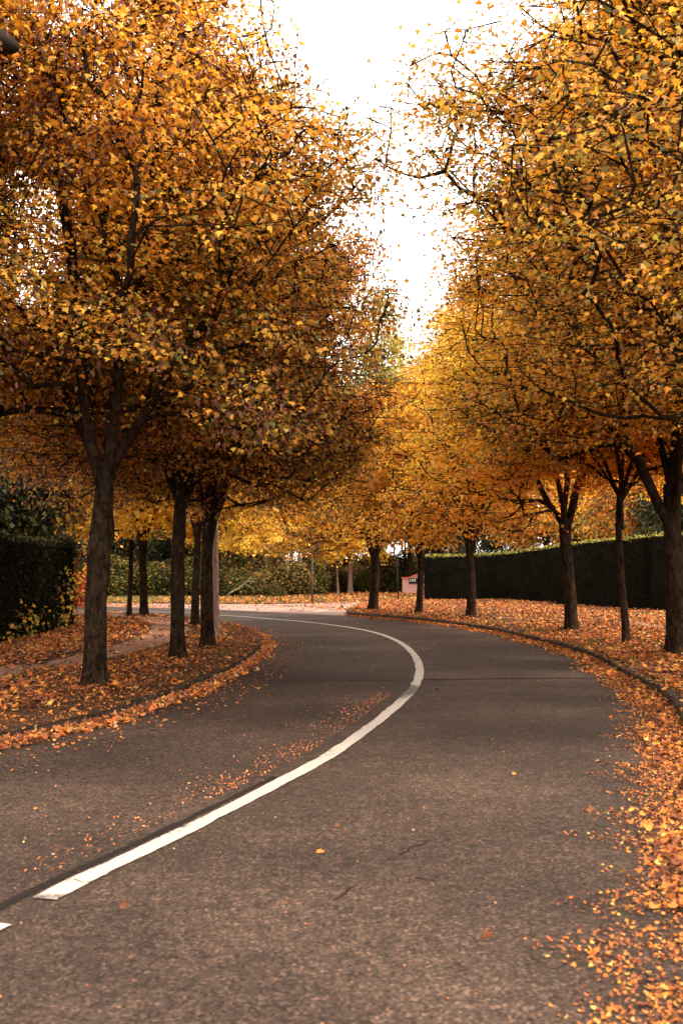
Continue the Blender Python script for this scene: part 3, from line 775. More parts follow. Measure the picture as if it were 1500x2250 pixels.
for i, (px, dist, h, r, ln, lab) in enumerate([
    (712, 71, 6, .05, .15, 'thin pale bare trunk just right of the tall sign post'),
    (724, 74, 6, .08, -.3, 'dark bare trunk second to the right of the tall sign post'),
    (737, 67, 5, .065, .1, 'thin pinkish bare trunk left of the slim yellow tree'),
    (620, 76, 6, .10, .2, 'dark bare trunk between the pale trunk and the sign post'),
    (662, 75, 6, .10, -.2, 'dark bare trunk close to the left of the sign post'),
    (858, 76, 6, .09, 1.6, 'strongly leaning bare trunk left of the small dark sign'),
    (886, 78, 7, .09, .1, 'upright bare trunk just right of the small dark sign'),
    (872, 82, 7, .08, -.4, 'bare trunk directly behind the small dark sign'),
    (900, 76, 6, .06, 1.2, 'leaning bare trunk above the pink wall'),
    (440, 78, 6, .10, -.9, 'grey leaning trunk in the wood between the left maples'),
    (1310, 58, 6, .08, .05, 'pale trunk behind the hedge between the V maple and slim maple'),
    (1438, 56, 6, .06, .0, 'thin pale trunk behind the hedge left of the thickest maple')]):
    bare_trunk(px, dist, h, r, ln, lab, M_barkpale if 'pale' in lab or 'pink' in lab else M_bark, BT)

# ------------------------------------------------------------------ bushes and hedges
def bush_mesh(key, seed, w_, d_, h, n, size, pal, pal2=None):
    rs = np.random.RandomState(seed)
    a = rs.rand(n) * 6.283; e = np.arccos(rs.uniform(-.75, 1, n)); u = rs.rand(n) ** .35
    D = np.column_stack([np.sin(e) * np.cos(a), np.sin(e) * np.sin(a), np.cos(e)])
    lump = 1 + .22 * vnoise(D * 3, 1.0, seed) + .12 * vnoise(D * 7, 1.0, seed + 5)
    P = D * u[:, None] * lump[:, None] * np.array([w_ / 2, d_ / 2, h * .6]); P[:, 2] += h * .4
    P += rs.normal(0, .05, (n, 3)); P[:, 2] = np.maximum(P[:, 2], .02)
    keep = vnoise(P, 2.6, seed * 3.) > -.75; P = P[keep]; D = D[keep]; n = len(P)
    Nn = D + rs.normal(0, .5, (n, 3)) + np.array([0, 0, .4]); Al = rs.normal(0, 1, (n, 3)) + D
    col = pick(pal, n, rs)
    if pal2:
        s = rs.rand(n) < np.clip(P[:, 2] / h, 0, 1) ** 1.5 * .8; c2 = pick(pal2, n, rs); col[s] = c2[s]
    V, Fc, C = leaf_arrays(P, Nn, Al, size * rs.uniform(.6, 1.3, n), col, 2)
    cm = mesh_np('foliage', V, Fc, M_green, cols=C)
    k = 16; aa = rs.rand(k) * 6.28; rr = rs.rand(k) * .3
    A = np.column_stack([np.cos(aa) * rr * w_ * .3, np.sin(aa) * rr * d_ * .3, np.zeros(k) - .03]); B = np.column_stack([np.cos(aa) * w_ * .36, np.sin(aa) * d_ * .36, rs.uniform(.5, 1.0, k) * h])
    d = nrm(B - A); v, f = tube_arrays(A, B, np.full(k, .025), np.full(k, .006), d, d, 5)
    MESHES[key] = (mesh_np('stem', v, f, M_bark, smooth=True), cm)
def bush(key, px, dist, rz, sc, label, scz=None, group='bushes along the edge of the far wood', name='bush', z=FARZ - .03):
    x = (px - CX) / F * dist; tm, cm = MESHES[key]; r = empty(name, (x, dist, z), rz); r.scale = (sc, sc, scz or sc)
    link(bpy.data.objects.new('stem', tm), r); link(bpy.data.objects.new('foliage', cm), r); return tag(r, label, 'bush', group)
bush_mesh('b1', 201, 3.4, 2.6, 2.6, 8500, .13, 'green', 'bush')
bush_mesh('b2', 202, 3.0, 2.4, 2.3, 7500, .13, 'green', 'bush')
bush_mesh('b3', 203, 3.4, 2.6, 3.0, 8500, .13, 'bush', 'dry')
bush_mesh('b4', 204, 2.6, 2.6, 3.4, 6000, .15, 'red', 'gold')
for key, px, dist, rz, sc, lab, scz in [
    ('b2', 165, 60, 0, 1.1, 'dark green bush at the far left end of the bank', 1.0),
    ('b1', 255, 61, 1, 1.2, 'dark green bush behind the thickest left trunk, right side', 1.15),
    ('b2', 325, 62, 2, 1.1, 'dark green bush behind the knobbly small maple', 1.2),
    ('b1', 385, 62, 3, 1.1, 'dark green bush behind the second thick trunk', 1.1),
    ('b1', 455, 62, 4, 1.1, 'dark green bush behind the third thick trunk', 1.0),
    ('b2', 515, 62, 5, 1.1, 'dark bush behind the fallen pale bough', .95),
    ('b3', 575, 64, 1, .95, 'olive bush behind the bare pale trunk', .9),
    ('b3', 630, 64, 0, 1.0, 'tall olive bush left of the sign post', .95),
    ('b1', 672, 65, 2.5, .95, 'green speckled bush directly behind the sign post', .9),
    ('b3', 722, 72, 4, .9, 'brownish bush right of the sign post, set back', .8),
    ('b3', 775, 74, 5, 1.0, 'olive bush behind the slim yellow tree', .8),
    ('b2', 812, 72, 1.7, 1.0, 'dark bush behind the stout corner maple', .8),
    ('b1', 858, 72, 2.9, 1.0, 'dark bush left of the small dark sign', .85),
    ('b3', 890, 78, .4, 1.0, 'olive bush behind the pink wall', .9),
    ('b1', 935, 75, .6, 1.0, 'dark bush hidden partly by the left end of the clipped hedge', .9)]:
    bush(key, px, dist, rz, sc, lab, scz * (.78, 1.08, .9, 1.2, .7)[px % 5])
ORD = 'first second third fourth fifth sixth seventh eighth ninth tenth eleventh twelfth thirteenth fourteenth fifteenth sixteenth seventeenth eighteenth nineteenth'.split()
for i, px in enumerate(range(120, 1000, 48)):
    bush(('b1', 'b3', 'b2')[i % 3], px + (i * 37) % 23, 80 + (i * 7) % 6, i * 1.3, (1.0, 1.35, .8, 1.2)[i % 4], ORD[i] + ' undergrowth bush from the left, deep in the far wood', 1.15, group='undergrowth bushes deep in the far wood')
bush('b4', 172, 47, 0, .9, 'red and yellow shrub beside the white post at far left', .9, group=None, name='red_shrub', z=0)
bush('b2', 602, 60, 0, .42, 'low green plant at the foot of the bare pale trunk', .36, group=None, name='low_plant')

def hedge(name, label, line, width, heights, n, size, pal, lit_toppal=None, seed=1, topw=.3):
    """box hedge swept along a line; closed core and a dense coat of small leaves on every side"""
    root = empty(name, (float(line[0][0]), float(line[0][1]), 0)); tag(root, label, 'hedge'); o = np.array([line[0][0], line[0][1], 0.0])
    C = spline(line, .5); m = len(C); H = np.interp(np.linspace(0, 1, m), np.linspace(0, 1, len(heights)), heights)
    nn = normals2(C); rs = np.random.RandomState(seed); a = .07
    V = []
    for i in range(m):
        for (s, z) in ((1, 0), (1, 1), (-1, 1), (-1, 0)):
            q = C[i] + nn[i] * s * (width / 2 - a); V.append((q[0] - o[0], q[1] - o[1], z * (H[i] - a)))
    Fc = []
    for i in range(m - 1):
        for j in range(3): b = i * 4 + j; Fc.append((b, b + 1, b + 5, b + 4))
    Fc.append((0, 1, 2, 3)); b = (m - 1) * 4; Fc.append((b, b + 1, b + 2, b + 3))
    obj_np('core', V, Fc, M_core, root)
    s_ = np.concatenate([[0], np.cumsum(np.linalg.norm(np.diff(C, axis=0), axis=1))]); L = s_[-1]
    def at_(t): 
        x = np.interp(t, s_, C[:, 0]); y = np.interp(t, s_, C[:, 1]); h = np.interp(t, s_, H)
        nx = np.interp(t, s_, nn[:, 0]); ny = np.interp(t, s_, nn[:, 1]); return np.column_stack([x, y]), h, np.column_stack([nx, ny])
    P = []; Dn = []; top = []
    hm = H.mean(); areas = np.array([L * hm, L * hm, L * width, width * hm, width * hm]); cnt = (n * areas / areas.sum()).astype(int)
    for k, c_ in enumerate(cnt):
        t = rs.rand(c_) * L if k < 3 else np.full(c_, 0.0 if k == 3 else L)
        q, h, nv = at_(t)
        if k < 2: s = 1 if k == 0 else -1; off = width / 2 * s; z = rs.rand(c_) * h; dn = np.column_stack([nv * s, np.zeros(c_)]); tp = np.zeros(c_)
        elif k == 2: off = rs.uniform(-.5, .5, c_) * width; z = h; dn = np.tile([0, 0, 1.], (c_, 1)); tp = np.ones(c_)
        else: off = rs.uniform(-.5, .5, c_) * width; z = rs.rand(c_) * h; tg = np.column_stack([nv[:, 1], -nv[:, 0]]) * (-1 if k == 3 else 1); dn = np.column_stack([tg, np.zeros(c_)]); tp = np.zeros(c_)
        pp = np.column_stack([q + nv * np.reshape(off * np.ones(c_), (-1, 1)), z]); P.append(pp); Dn.append(dn); top.append(tp)
    P = np.vstack(P); Dn = np.vstack(Dn); top = np.concatenate(top); n = len(P)
    P = P + Dn * (rs.uniform(-.10, .05, n) + .05 * vnoise(P, 1.4, seed))[:, None] + rs.normal(0, .015, (n, 3))
    P[:, 2] = np.maximum(P[:, 2], .03)
    Nn = Dn + rs.normal(0, .55, (n, 3)); Al = rs.normal(0, 1, (n, 3)) + np.array([0, 0, .6]) + Dn * .6
    col = pick(pal, n, rs)
    if lit_toppal is not None:
        s = (top > .5) & (rs.rand(n) < .9); q = np.array(lit_toppal) * rs.uniform(.6, 1.3, (n, 1)); col[s] = q[s]  # sunlight on the hedge top painted into its leaf colour
    V, Fc, Cc = leaf_arrays(P - o, Nn, Al, size * rs.uniform(.6, 1.3, n), col, 2, .2, np.full(n, .7))
    obj_np('foliage', V, Fc, M_green, root, cols=Cc)
    return root
hl = [(17.5, 33.0), G(1500, 1352), G(1457, 1349), G(1290, 1338), G(1132, 1325), G(1010, 1323.5), G(935, 1323.5)]
hedge('clipped_hedge', 'long dark clipped hedge with its lit top painted yellow-green behind the right maples', hl, 1.1, [2.9, 2.85, 2.8, 2.7, 2.5, 2.35, 2.2], 90000, .07, 'dark', (.34, .31, .07), 4)
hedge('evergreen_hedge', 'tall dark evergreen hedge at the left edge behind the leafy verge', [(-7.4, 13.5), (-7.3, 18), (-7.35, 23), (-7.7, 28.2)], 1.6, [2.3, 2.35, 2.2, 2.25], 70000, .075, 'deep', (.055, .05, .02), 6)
# loose sprays growing out of the evergreen hedge
rs = np.random.RandomState(61)
def spray(center, n, sz, pal, spread_, label, name='ivy_spray', cat='climbing plant'):
    root = empty(name, center); tag(root, label, cat)
    P = rs.normal(0, 1, (n, 3)) * np.array(spread_); 
    V, Fc, C = leaf_arrays(P, rs.normal(0, .5, (n, 3)) + np.array([.8, -.4, .5]), rs.normal(0, .5, (n, 3)) - np.array([0, 0, .8]), sz * rs.uniform(.6, 1.3, n), pick(pal, n, rs), 1)
    obj_np('foliage', V, Fc, M_leaf, root, cols=C)
    k = 9; A = np.tile([-.25, 0, -spread_[2] * 1.2], (k, 1)); B = P[:k]; d = nrm(B - A)
    v, f = tube_arrays(A, B, np.full(k, .007), np.full(k, .003), d, d, 4); obj_np('stem', v, f, M_bark, root)
spray((-6.5, 22.6, .45), 150, .085, 'olive', (.14, .8, .22), 'yellowing spray of leaves low on the evergreen hedge face')
spray((-6.75, 26.5, .8), 190, .09, 'olive', (.16, .6, .45), 'yellow-green spray at the right end of the evergreen hedge')

# ------------------------------------------------------------------ litter and grass
rs = np.random.RandomState(31)
path_c = spline([G(-150, 1530), G(0, 1497), G(130, 1478), G(230, 1455), G(330, 1425), G(372, 1400), G(372, 1383), G(335, 1371), G(250, 1362), G(150, 1357)], .3)
path_w = np.interp(np.linspace(0, 1, len(path_c)), [0, .3, .6, 1], [.75, .65, .65, .8])
path_r = spline([G(1560, 1425), G(1400, 1384), G(1250, 1374), G(1130, 1370), G(1040, 1366)], .3)
def path_sheet(name, c_, w_, side):
    nn = normals2(c_); m = len(c_); rows = 5; V = []
    wl = w_ * (1 + rough1(m, 3, .2, 1)); 
    for j in range(rows):
        t = -1 + 2 * j / (rows - 1); V.append(c_ + nn * (wl * t)[:, None])
    V = np.vstack(V); Z = verge_h(V, side) + .012
    Z[:m] -= .03; Z[-m:] -= .03
    Fc = [(j * m + i, j * m + i + 1, (j + 1) * m + i + 1, (j + 1) * m + i) for j in range(rows - 1) for i in range(m - 1)]
    return tag(obj_np(name, np.column_stack([V, Z]), Fc, M_path, smooth=True), kind='structure')
path_sheet('left_path', path_c, path_w, 'L')
path_sheet('right_path', path_r, np.full(len(path_r), .35), 'R')

def litter(name, label, P, Z, size, lod, upr=.35, pal='litter', lift=.03, cat='fallen leaves', curl=.5, tint=1.0):
    n = len(P)
    Nn = np.array([0, 0, 1.]) + rs.normal(0, upr, (n, 3)); Al = rs.normal(0, 1, (n, 3)) * np.array([1, 1, .4])
    Q = np.column_stack([P, Z + .006 + rs.rand(n) * lift])
    V, Fc, C = leaf_arrays(Q, Nn, Al, size * rs.uniform(.55, 1.2, n), np.clip(pick(pal, n, rs) * tint * .76, 0, .9), lod, -curl)
    V[:, 2] = np.maximum(V[:, 2], np.repeat(Z, len(SHAPES[lod][0])) + .004)
    return tag(obj_np(name, V, Fc, M_litter, cols=C), label, cat, kind='stuff')

def sample(n, box, poly, keepf=None):
    x0, x1, y0, y1 = box; P = np.column_stack([rs.uniform(x0, x1, n), rs.uniform(y0, y1, n)]); P = P[inside(P, poly)]
    if keepf is not None: P = P[keepf(P)]
    return P
def n2(P, sc, sd=0): return vnoise(np.column_stack([P, np.zeros(len(P))]), sc, sd)
hlc = spline(hl, .5)
def keepL(P):
    d = dist_poly(P, path_c); k = dist_poly(P, kl)
    pr = np.where(d < .6, .07, np.where(d < .85, .4, 1.0)) * np.where(k < .16, .10, np.where(k < .62, .07 + .12 * n2(P, 2.), np.where(k < .9, .5, 1.0)))
    return rs.rand(len(P)) < np.clip(pr * (.64 + .55 * n2(P, 1.6)), 0.02, 1)
def keepR(P):
    d = dist_poly(P, path_r); k = dist_poly(P, kr_all)
    pr = np.where(d < .35, .15, 1.0) * np.where(k < .16, .12, 1.0)
    return rs.rand(len(P)) < np.clip(pr * (.66 + .55 * n2(P, .8) + .28 * n2(P, 3.3, 4.)) * np.clip((dist_poly(P, hlc) - .3) / 4.0, .25, 1), 0.03, 1)
P = sample(120000, (-9, -1.4, 8, 24), polyL, keepL); litter('fallen_leaves', 'brown and orange leaves strewn over the near left verge', P, verge_h(P, 'L'), .064, 1)
P = sample(45000, (-16, -1.4, 24, 41), polyL, keepL); litter('fallen_leaves', 'orange leaves strewn over the far left verge', P, verge_h(P, 'L'), .09, 1)
P = sample(170000, (1.9, 10, 7, 26), polyR, keepR); litter('fallen_leaves', 'orange leaves carpeting the near right verge under the maples', P, verge_h(P, 'R'), .068, 1)
P = sample(190000, (0, 16, 26, 58), polyR, keepR); litter('fallen_leaves', 'orange leaves carpeting the right verge in front of the hedge', P, verge_h(P, 'R'), .08, 2)

P = sample(60000, (-9, -1.4, 8, 30), polyL); P = P[dist_poly(P, path_c) > .65]; litter('leaf_scraps', 'small brown leaf crumbs and twigs littering the left verge soil', P, verge_h(P, 'L') * 1.0, .03, 1, .4, lift=.008, tint=.8)
P = sample(40000, (1.9, 10, 7, 26), polyR); litter('leaf_scraps', 'small brown leaf crumbs littering the right verge soil', P, verge_h(P, 'R'), .03, 1, .4, lift=.008, tint=.8)
for side, pts in (('L', [(227, 1511), (398, 1452), (459, 1424), (432, 1378), (314, 1358)]), ('R', [(1482, 1440), (1368, 1415), (1242, 1389), (1033, 1360), (922, 1350), (822, 1342)])):
    for (px, py) in pts:
        bx, by = G(px, py, .12); a = rs.rand(150) * 6.283; q = .17 + np.abs(rs.normal(0, .16, 150))
        P = np.column_stack([bx + np.cos(a) * q, by + np.sin(a) * q]); litter('fallen_leaves', 'leaves gathered round the foot of a maple trunk', P, verge_h(P, side) + .05 * np.exp(-(q - .17) / .1) * rs.rand(150), .07, 1, .8, lift=.02)
def along(line, n, off_f, s0, s1, side):
    s = np.concatenate([[0], np.cumsum(np.linalg.norm(np.diff(line, axis=0), axis=1))]); nn = normals2(line)
    t = rs.uniform(s0, s1, n)
    C = np.column_stack([np.interp(t, s, line[:, 0]), np.interp(t, s, line[:, 1])]); Nv = np.column_stack([np.interp(t, s, nn[:, 0]), np.interp(t, s, nn[:, 1])])
    return C - Nv * side * off_f(n, t)[:, None], t
sL = np.concatenate([[0], np.cumsum(np.linalg.norm(np.diff(kl, axis=0), axis=1))])
def s_at(line, y): 
    s = np.concatenate([[0], np.cumsum(np.linalg.norm(np.diff(line, axis=0), axis=1))]); return s[int(np.argmin(abs(line[:, 1] - y)))]
# piled in the left gutter
P, t = along(kl, 15000, lambda n, t: np.abs(rs.normal(0, 1, n)) * (.085 + .025 * np.sin(t * 2.1)) + .05, s_at(kl, 5), s_at(kl, 34), 1)
hp = .065 * np.exp(-(dist_poly(P, kl) / .13) ** 2)
litter('gutter_leaves', 'thick band of bright orange leaves heaped against the left kerb', P, rs.rand(len(P)) * hp, .062, 1, 1.0, lift=.02, tint=1.2)
P, t = along(kl, 3000, lambda n, t: rs.rand(n) ** 2 * .9, s_at(kl, 5), s_at(kl, 34), 1)
litter('gutter_leaves', 'small leaf scraps trailing from the left gutter onto the road', P, np.zeros(len(P)), .035, 1, .3, lift=.004)
# right gutter: fans out over the tarmac towards the viewer
P, t = along(kr, 14000, lambda n, t: np.abs(rs.normal(0, 1, n)) * (.16 + .05 * np.sin(t * 1.7)) + .01, s_at(kr, 5), s_at(kr, 41), -1)
litter('gutter_leaves', 'orange leaves gathered along the right kerb', P, rs.rand(len(P)) * .05 * np.exp(-dist_poly(P, kr) / .2), .05, 1, .5, lift=.010, pal='litter')
def fan(n, t, a=1.0):
    y = np.interp(t, s_R, kr[:, 1]); wd = np.interp(y, [3, 6, 10, 16, 24], [.55, .58, .60, .40, .2])
    return rs.rand(n) ** 2.0 * wd * a * (1 + .25 * vnoise(np.column_stack([t, 0 * t, 0 * t]), 2.2, 3.) + .15 * np.sin(t * 9.3)) * rs.uniform(.6, 1.35, n)
s_R = np.concatenate([[0], np.cumsum(np.linalg.norm(np.diff(kr, axis=0), axis=1))])
P, t = along(kr, 80000, fan, s_at(kr, 2.4), s_at(kr, 24), -1); P = P[rs.rand(len(P)) < np.clip(.6 + .7 * n2(P, 4.5, 1.) + .3 * n2(P, 11., 2.), .06, 1)]
litter('leaf_scraps', 'crushed orange and brown leaf crumbs along the right side of the road', P, np.zeros(len(P)), .020, 1, .4, lift=.006, pal='litter')
P, t = along(kr, 600, lambda n, t: fan(n, t, 1.15), s_at(kr, 2.4), s_at(kr, 24), -1)
litter('fallen_leaves', 'whole leaves lying loose on the tarmac near the right kerb', P, np.zeros(len(P)), .046, 0, .35, lift=.006)
# crumbs beside the centre line and scattered over the road
cn = normals2(c); sc_ = sarc
t = rs.uniform(0, 9, 2200); C = np.column_stack([np.interp(t, sc_, c[:, 0]), np.interp(t, sc_, c[:, 1])]); Nv = np.column_stack([np.interp(t, sc_, cn[:, 0]), np.interp(t, sc_, cn[:, 1])])
P = C + Nv * (.22 + np.abs(rs.normal(0, .22, len(t))))[:, None]; P = P[rs.rand(len(P)) < np.clip(.5 + .6 * n2(P, 2.3), .05, 1)]
litter('leaf_scraps', 'tan leaf crumbs and grit left of the white line', P, np.zeros(len(P)), .016, 1, .4, lift=.003, pal='scrap', tint=1.5)
P = sample(5000, (-5, 6, 3, 44), road_poly); litter('leaf_scraps', 'scattered small leaf crumbs over the open tarmac', P, np.zeros(len(P)), .013, 1, .4, lift=.003, pal='scrap', tint=1.2)
P = sample(110, (-5, 6, 3, 44), road_poly); litter('fallen_leaves', 'few single leaves scattered across the open tarmac', P, np.zeros(len(P)), .048, 0, .35, lift=.004)
# pavement, side road and far verge
pv = np.array([(-40, 44), (30, 40), (30, 60), (-40, 60)], float)
def keepP(P):
    px = P[:, 0] / P[:, 1] * F + CX
    return ~inside(P, road_poly) & ~inside(P, polyR) & (rs.rand(len(P)) < np.clip(.40 + .65 * n2(P, .7, 2.) - .25 * (P[:, 0] < -6), .04, .8))
P = sample(30000, (-30, 6, 38, 58), pv, keepP); litter('fallen_leaves', 'leaves blown over the pink paving at the side road mouth', P, np.full(len(P), -.004), .12, 2, .3, lift=.006)
fpoly = np.vstack([fvs, [(45, 72), (-60, 72)]])
def keepF(P): return rs.rand(len(P)) < np.clip(.30 + .5 * (P[:, 0] > -9) + .3 * n2(P, .8), .06, 1)
P = sample(60000, (-28, 16, 50, 70), fpoly, keepF); litter('fallen_leaves', 'yellow and orange leaves over the far grass bank', P, np.full(len(P), FARZ), .13, 2, .4, lift=.07)

def grass(name, label, P, Z, h, pal=((.10, .13, .025), (.22, .20, .04))):
    n = len(P); a = rs.rand(n) * 6.28; ln = rs.normal(0, .3, (n, 2)); hh = h * rs.uniform(.5, 1.3, n); w_ = hh * .09
    B = np.column_stack([P, Z - .01]); sx = np.column_stack([np.cos(a) * w_, np.sin(a) * w_, np.zeros(n)])
    T_ = B + np.column_stack([ln * hh[:, None], hh])
    V = np.stack([B - sx, B + sx, T_], 1).reshape(-1, 3); f = np.arange(3 * n).reshape(-1, 3)
    u = rs.rand(n, 1); col = np.array(pal[0]) * (1 - u) + np.array(pal[1]) * u
    return tag(obj_np(name, V, f, M_grass, cols=np.repeat(col, 3, 0)), label, 'grass', kind='stuff')
P = sample(60000, (-28, 4, 50, 62), fpoly, lambda P: rs.rand(len(P)) < np.clip(1.0 - .6 * (P[:, 0] > -9), 0, 1)); grass('far_grass', 'short green grass on the far bank', P, np.full(len(P), FARZ), .14)
P = sample(26000, (2, 12, 10, 40), polyR, lambda P: n2(P, .9, 7.) > .25); grass('verge_grass', 'thin grass blades between the leaves of the right verge', P, verge_h(P, 'R'), .075)
P = sample(22000, (-9, -1.6, 9, 30), polyL, lambda P: n2(P, .9, 3.) > .3); grass('verge_grass', 'thin grass blades between the leaves of the left verge', P, verge_h(P, 'L'), .06)

# ------------------------------------------------------------------ things
def add_cyl(bm, p0, p1, r0, r1, k=12):
    p0 = Vector(p0); p1 = Vector(p1); d = (p1 - p0).normalized(); x = d.orthogonal().normalized(); y = d.cross(x)
    A = []; B = []
    for i in range(k):
        a = i * 2 * math.pi / k; v = x * math.cos(a) + y * math.sin(a)
        A.append(bm.verts.new(p0 + v * r0)); B.append(bm.verts.new(p1 + v * r1))
    for i in range(k): bm.faces.new((A[i], A[(i + 1) % k], B[(i + 1) % k], B[i]))
    bm.faces.new(A[::-1]); bm.faces.new(B)
def add_box(bm, c_, s, bev=0):
    r = bmesh.ops.create_cube(bm, size=1.0); vs = r['verts']
    for v in vs: v.co = Vector((v.co.x * s[0] + c_[0], v.co.y * s[1] + c_[1], v.co.z * s[2] + c_[2]))
    if bev:
        es = list({e for v in vs for e in v.link_edges}); bmesh.ops.bevel(bm, geom=es, offset=bev, segments=2, affect='EDGES')

def manhole(px, py, label):
    x, y = G(px, py); root = empty('manhole_cover', (x, y, 0), .3); tag(root, label, 'manhole cover')
    bm = bmesh.new(); R0 = .29
    for (r0, r1, z) in ((R0 - .035, R0, .007),):
        k = 40; A = [bm.verts.new((math.cos(i * 6.2832 / k) * r0, math.sin(i * 6.2832 / k) * r0, z)) for i in range(k)]
        B = [bm.verts.new((math.cos(i * 6.2832 / k) * r1, math.sin(i * 6.2832 / k) * r1, z)) for i in range(k)]
        C_ = [bm.verts.new((v.co.x * 1.03, v.co.y * 1.03, 0.0)) for v in B]
        for i in range(k):
            j = (i + 1) % k; bm.faces.new((A[i], B[i], B[j], A[j])); bm.faces.new((B[i], C_[i], C_[j], B[j]))
    bm_obj('frame', bm, M_iron, root)
    bm = bmesh.new(); add_cyl(bm, (0, 0, .001), (0, 0, .005), R0 - .045, R0 - .045, 40)
    for i in range(-4, 5):
        L = math.sqrt(max(0, (R0 - .06) ** 2 - (i * .05) ** 2)) * 2
        add_box(bm, (i * .05, 0, .006), (.022, L, .006))
    bm_obj('lid', bm, M_iron, root)
manhole(776, 1427, 'dark round manhole cover in the tarmac left of the white line')
manhole(925, 1416, 'dark round manhole cover in the tarmac right of the white line')

# tall grey sign post seen nearly edge-on
x, y = G(686, 1323, FARZ); root = empty('sign_post', (x, y - .2, FARZ - .02)); tag(root, 'tall thin grey post with a narrow sign seen almost edge-on beyond the junction', 'sign post')
bm = bmesh.new(); add_cyl(bm, (0, 0, 0), (.02, 0, 3.7), .045, .04, 12); bm_obj('pole', bm, M_steel, root, True)
bm = bmesh.new(); add_box(bm, (.19, -.02, 2.45), (.24, .05, .62), .015); sg = bm_obj('sign_panel', bm, M_dark, root)
bm = bmesh.new(); add_box(bm, (.325, -.02, 2.5), (.03, .07, .75), .008); bm_obj('frame', bm, M_steel, sg)
bm = bmesh.new(); add_box(bm, (.06, -.02, 2.6), (.14, .08, .04)); bm_obj('bracket', bm, M_steel, root)
bm = bmesh.new(); add_box(bm, (.06, -.02, 2.3), (.14, .08, .04)); bm_obj('bracket', bm, M_steel, root)
# small dark square sign on a thin pole
x, y = G(873, 1322, .12); root = empty('street_sign', (x, y, .08)); tag(root, 'small dark square sign on a thin dark pole left of the pink wall', 'sign')
bm = bmesh.new(); add_cyl(bm, (.03, 0, 0), (-.02, 0, 2.0), .03, .025, 10); bm_obj('pole', bm, M_dark, root, True)
bm = bmesh.new(); add_box(bm, (-.04, -.04, 1.76), (.24, .03, .27), .03); bm_obj('sign_panel', bm, M_dark, root)
bm = bmesh.new(); add_cyl(bm, (-.04, 0, 1.86), (.02, 0, 1.86), .04, .04, 8); bm_obj('clamp', bm, M_steel, root)
bm = bmesh.new(); add_cyl(bm, (-.04, 0, 1.68), (.02, 0, 1.68), .04, .04, 8); bm_obj('clamp', bm, M_steel, root)
# white post at far left
x, y = G(190, 1338); root = empty('marker_post', (x, y + .5, -.01)); tag(root, 'white post with a pale cap and grey bands among red leaves at far left', 'post')
bm = bmesh.new(); add_cyl(bm, (0, 0, 0), (0, 0, 3.1), .05, .045, 14); bm_obj('pole', bm, M_white, root, True)
for z in (.8, 1.55, 1.9, 2.4):
    bm = bmesh.new(); add_cyl(bm, (0, 0, z), (0, 0, z + .10), .054, .054, 14); bm_obj('band', bm, M_steel, root, True)
bm = bmesh.new(); add_cyl(bm, (0, 0, 3.1), (0, 0, 3.22), .20, .15, 16); add_cyl(bm, (0, 0, 3.22), (0, 0, 3.34), .15, .03, 16); bm_obj('cap', bm, M_white, root, True)
# pink garden wall with red coping and a plaque
x, y = G(884, 1306, FARZ); y0 = y; ww = 3.4
root = empty('garden_wall', (x, y0, FARZ - .03)); tag(root, 'low pink rendered wall with red tile coping stepping up behind the hedge end', 'wall')
bm = bmesh.new()
prof = [(0, 0), (ww, 0), (ww, 1.28), (1.1, 1.28), (.38, 1.0), (0, 1.0)]
A = [bm.verts.new((a, 0, b)) for a, b in prof]; B = [bm.verts.new((a, .35, b)) for a, b in prof]
bm.faces.new(A); bm.faces.new(B[::-1])
for i in range(len(prof)): j = (i + 1) % len(prof); bm.faces.new((A[i], B[i], B[j], A[j]))
bm_obj('wall_body', bm, M_pink, root)
bm = bmesh.new()
tops = [(-.07, 1.0), (.38, 1.0), (1.1, 1.28), (ww + .05, 1.28)]
for (a, b), (c_, d_) in zip(tops[:-1], tops[1:]):
    L = math.hypot(c_ - a, d_ - b); k = max(1, int(L / .2))
    for i in range(k):
        u0 = i / k; u1 = (i + 1) / k - .008
        p = [(a + (c_ - a) * u0, b + (d_ - b) * u0 + .003), (a + (c_ - a) * u1, b + (d_ - b) * u1 + .003)]
        lo = [bm.verts.new((p[0][0], -.06, p[0][1])), bm.verts.new((p[1][0], -.06, p[1][1])), bm.verts.new((p[1][0], .41, p[1][1])), bm.verts.new((p[0][0], .41, p[0][1]))]
        hi = [bm.verts.new((v.co.x, v.co.y * (.9), v.co.z + .085)) for v in lo]
        bm.faces.new(lo[::-1]); bm.faces.new(hi)
        for q in range(4): bm.faces.new((lo[q], lo[(q + 1) % 4], hi[(q + 1) % 4], hi[q]))
bm_obj('coping', bm, M_tile, root)
bm = bmesh.new(); add_box(bm, (.75, -.03, .86), (.72, .05, .34), .01); pl = bm_obj('plaque', bm, M_dark, root)
cu = bpy.data.curves.new('lettering', 'FONT'); cu.body = 'LDE'; cu.size = .2; cu.extrude = .004
to = bpy.data.objects.new('lettering', cu); me = None
scene.collection.objects.link(to); bpy.context.view_layer.update()
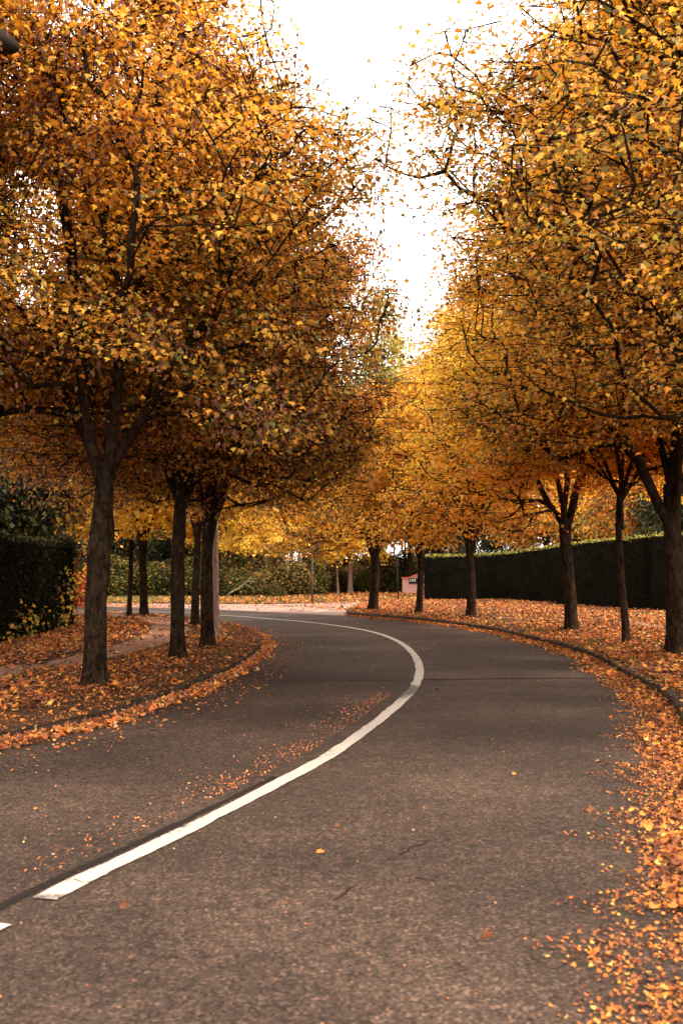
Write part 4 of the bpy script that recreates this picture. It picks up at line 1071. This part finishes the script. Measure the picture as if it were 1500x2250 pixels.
dg = bpy.context.evaluated_depsgraph_get(); me = bpy.data.meshes.new_from_object(to.evaluated_get(dg)); bpy.data.objects.remove(to)
me.materials.clear(); me.materials.append(M_white); lo_ = link(bpy.data.objects.new('lettering', me), pl); lo_.location = (.46, -.062, .84); lo_.rotation_euler = (R_(90), 0, 0)
# fallen pale bough in front of the dark bushes
x, y = G(540, 1312, FARZ); root = empty('fallen_bough', (x, y - 1.5, FARZ)); tag(root, 'pale broken bough leaning against the dark far bush', 'branch')
A = np.array([(-.75, 0, .25), (-.2, .05, .55), (.2, .0, .9), (.1, 0, .72), (.2, 0, .9)]); B = np.array([(-.2, .05, .55), (.2, .0, .9), (.7, .1, .85), (.5, 0, .55), (.45, .1, 1.15)])
A = np.vstack([A, [(-1.0, .1, -.1)]]); B = np.vstack([B, [(-.75, 0, .25)]])
d = nrm(B - A); v, f = tube_arrays(A, B, np.array([.05, .045, .035, .03, .025, .06]), np.array([.045, .035, .01, .01, .01, .05]), d, d, 8)
obj_np('bough', v, f, M_barkpale, root, smooth=True)
# street lamp whose head pokes in at the top left
root = empty('street_lamp', (-4.47, 10.6, .27)); tag(root, 'dark street lamp whose rounded head shows at the top left edge among leaves', 'street lamp')
bm = bmesh.new(); add_cyl(bm, (0, 0, 0), (0, 0, 1.0), .085, .08, 14); add_cyl(bm, (0, 0, 1.0), (0, 0, 6.5), .065, .045, 14); bm_obj('pole', bm, M_dark, root, True)
bm = bmesh.new(); add_cyl(bm, (0, 0, 6.45), (.35, 0, 6.62), .03, .028, 10); add_cyl(bm, (.35, 0, 6.62), (.8, 0, 6.62), .028, .026, 10); bm_obj('arm', bm, M_dark, root, True)
bm = bmesh.new(); bmesh.ops.create_uvsphere(bm, u_segments=24, v_segments=14, radius=1)
for v in bm.verts:
    v.co = Vector((v.co.x * .34, v.co.y * .17, v.co.z * (.13 if v.co.z > 0 else .11)))
lh = bm_obj('lamp_head', bm, M_dark, root, True); lh.location = (.95, 0, 6.6); lh.rotation_euler = (0, R_(18), 0)
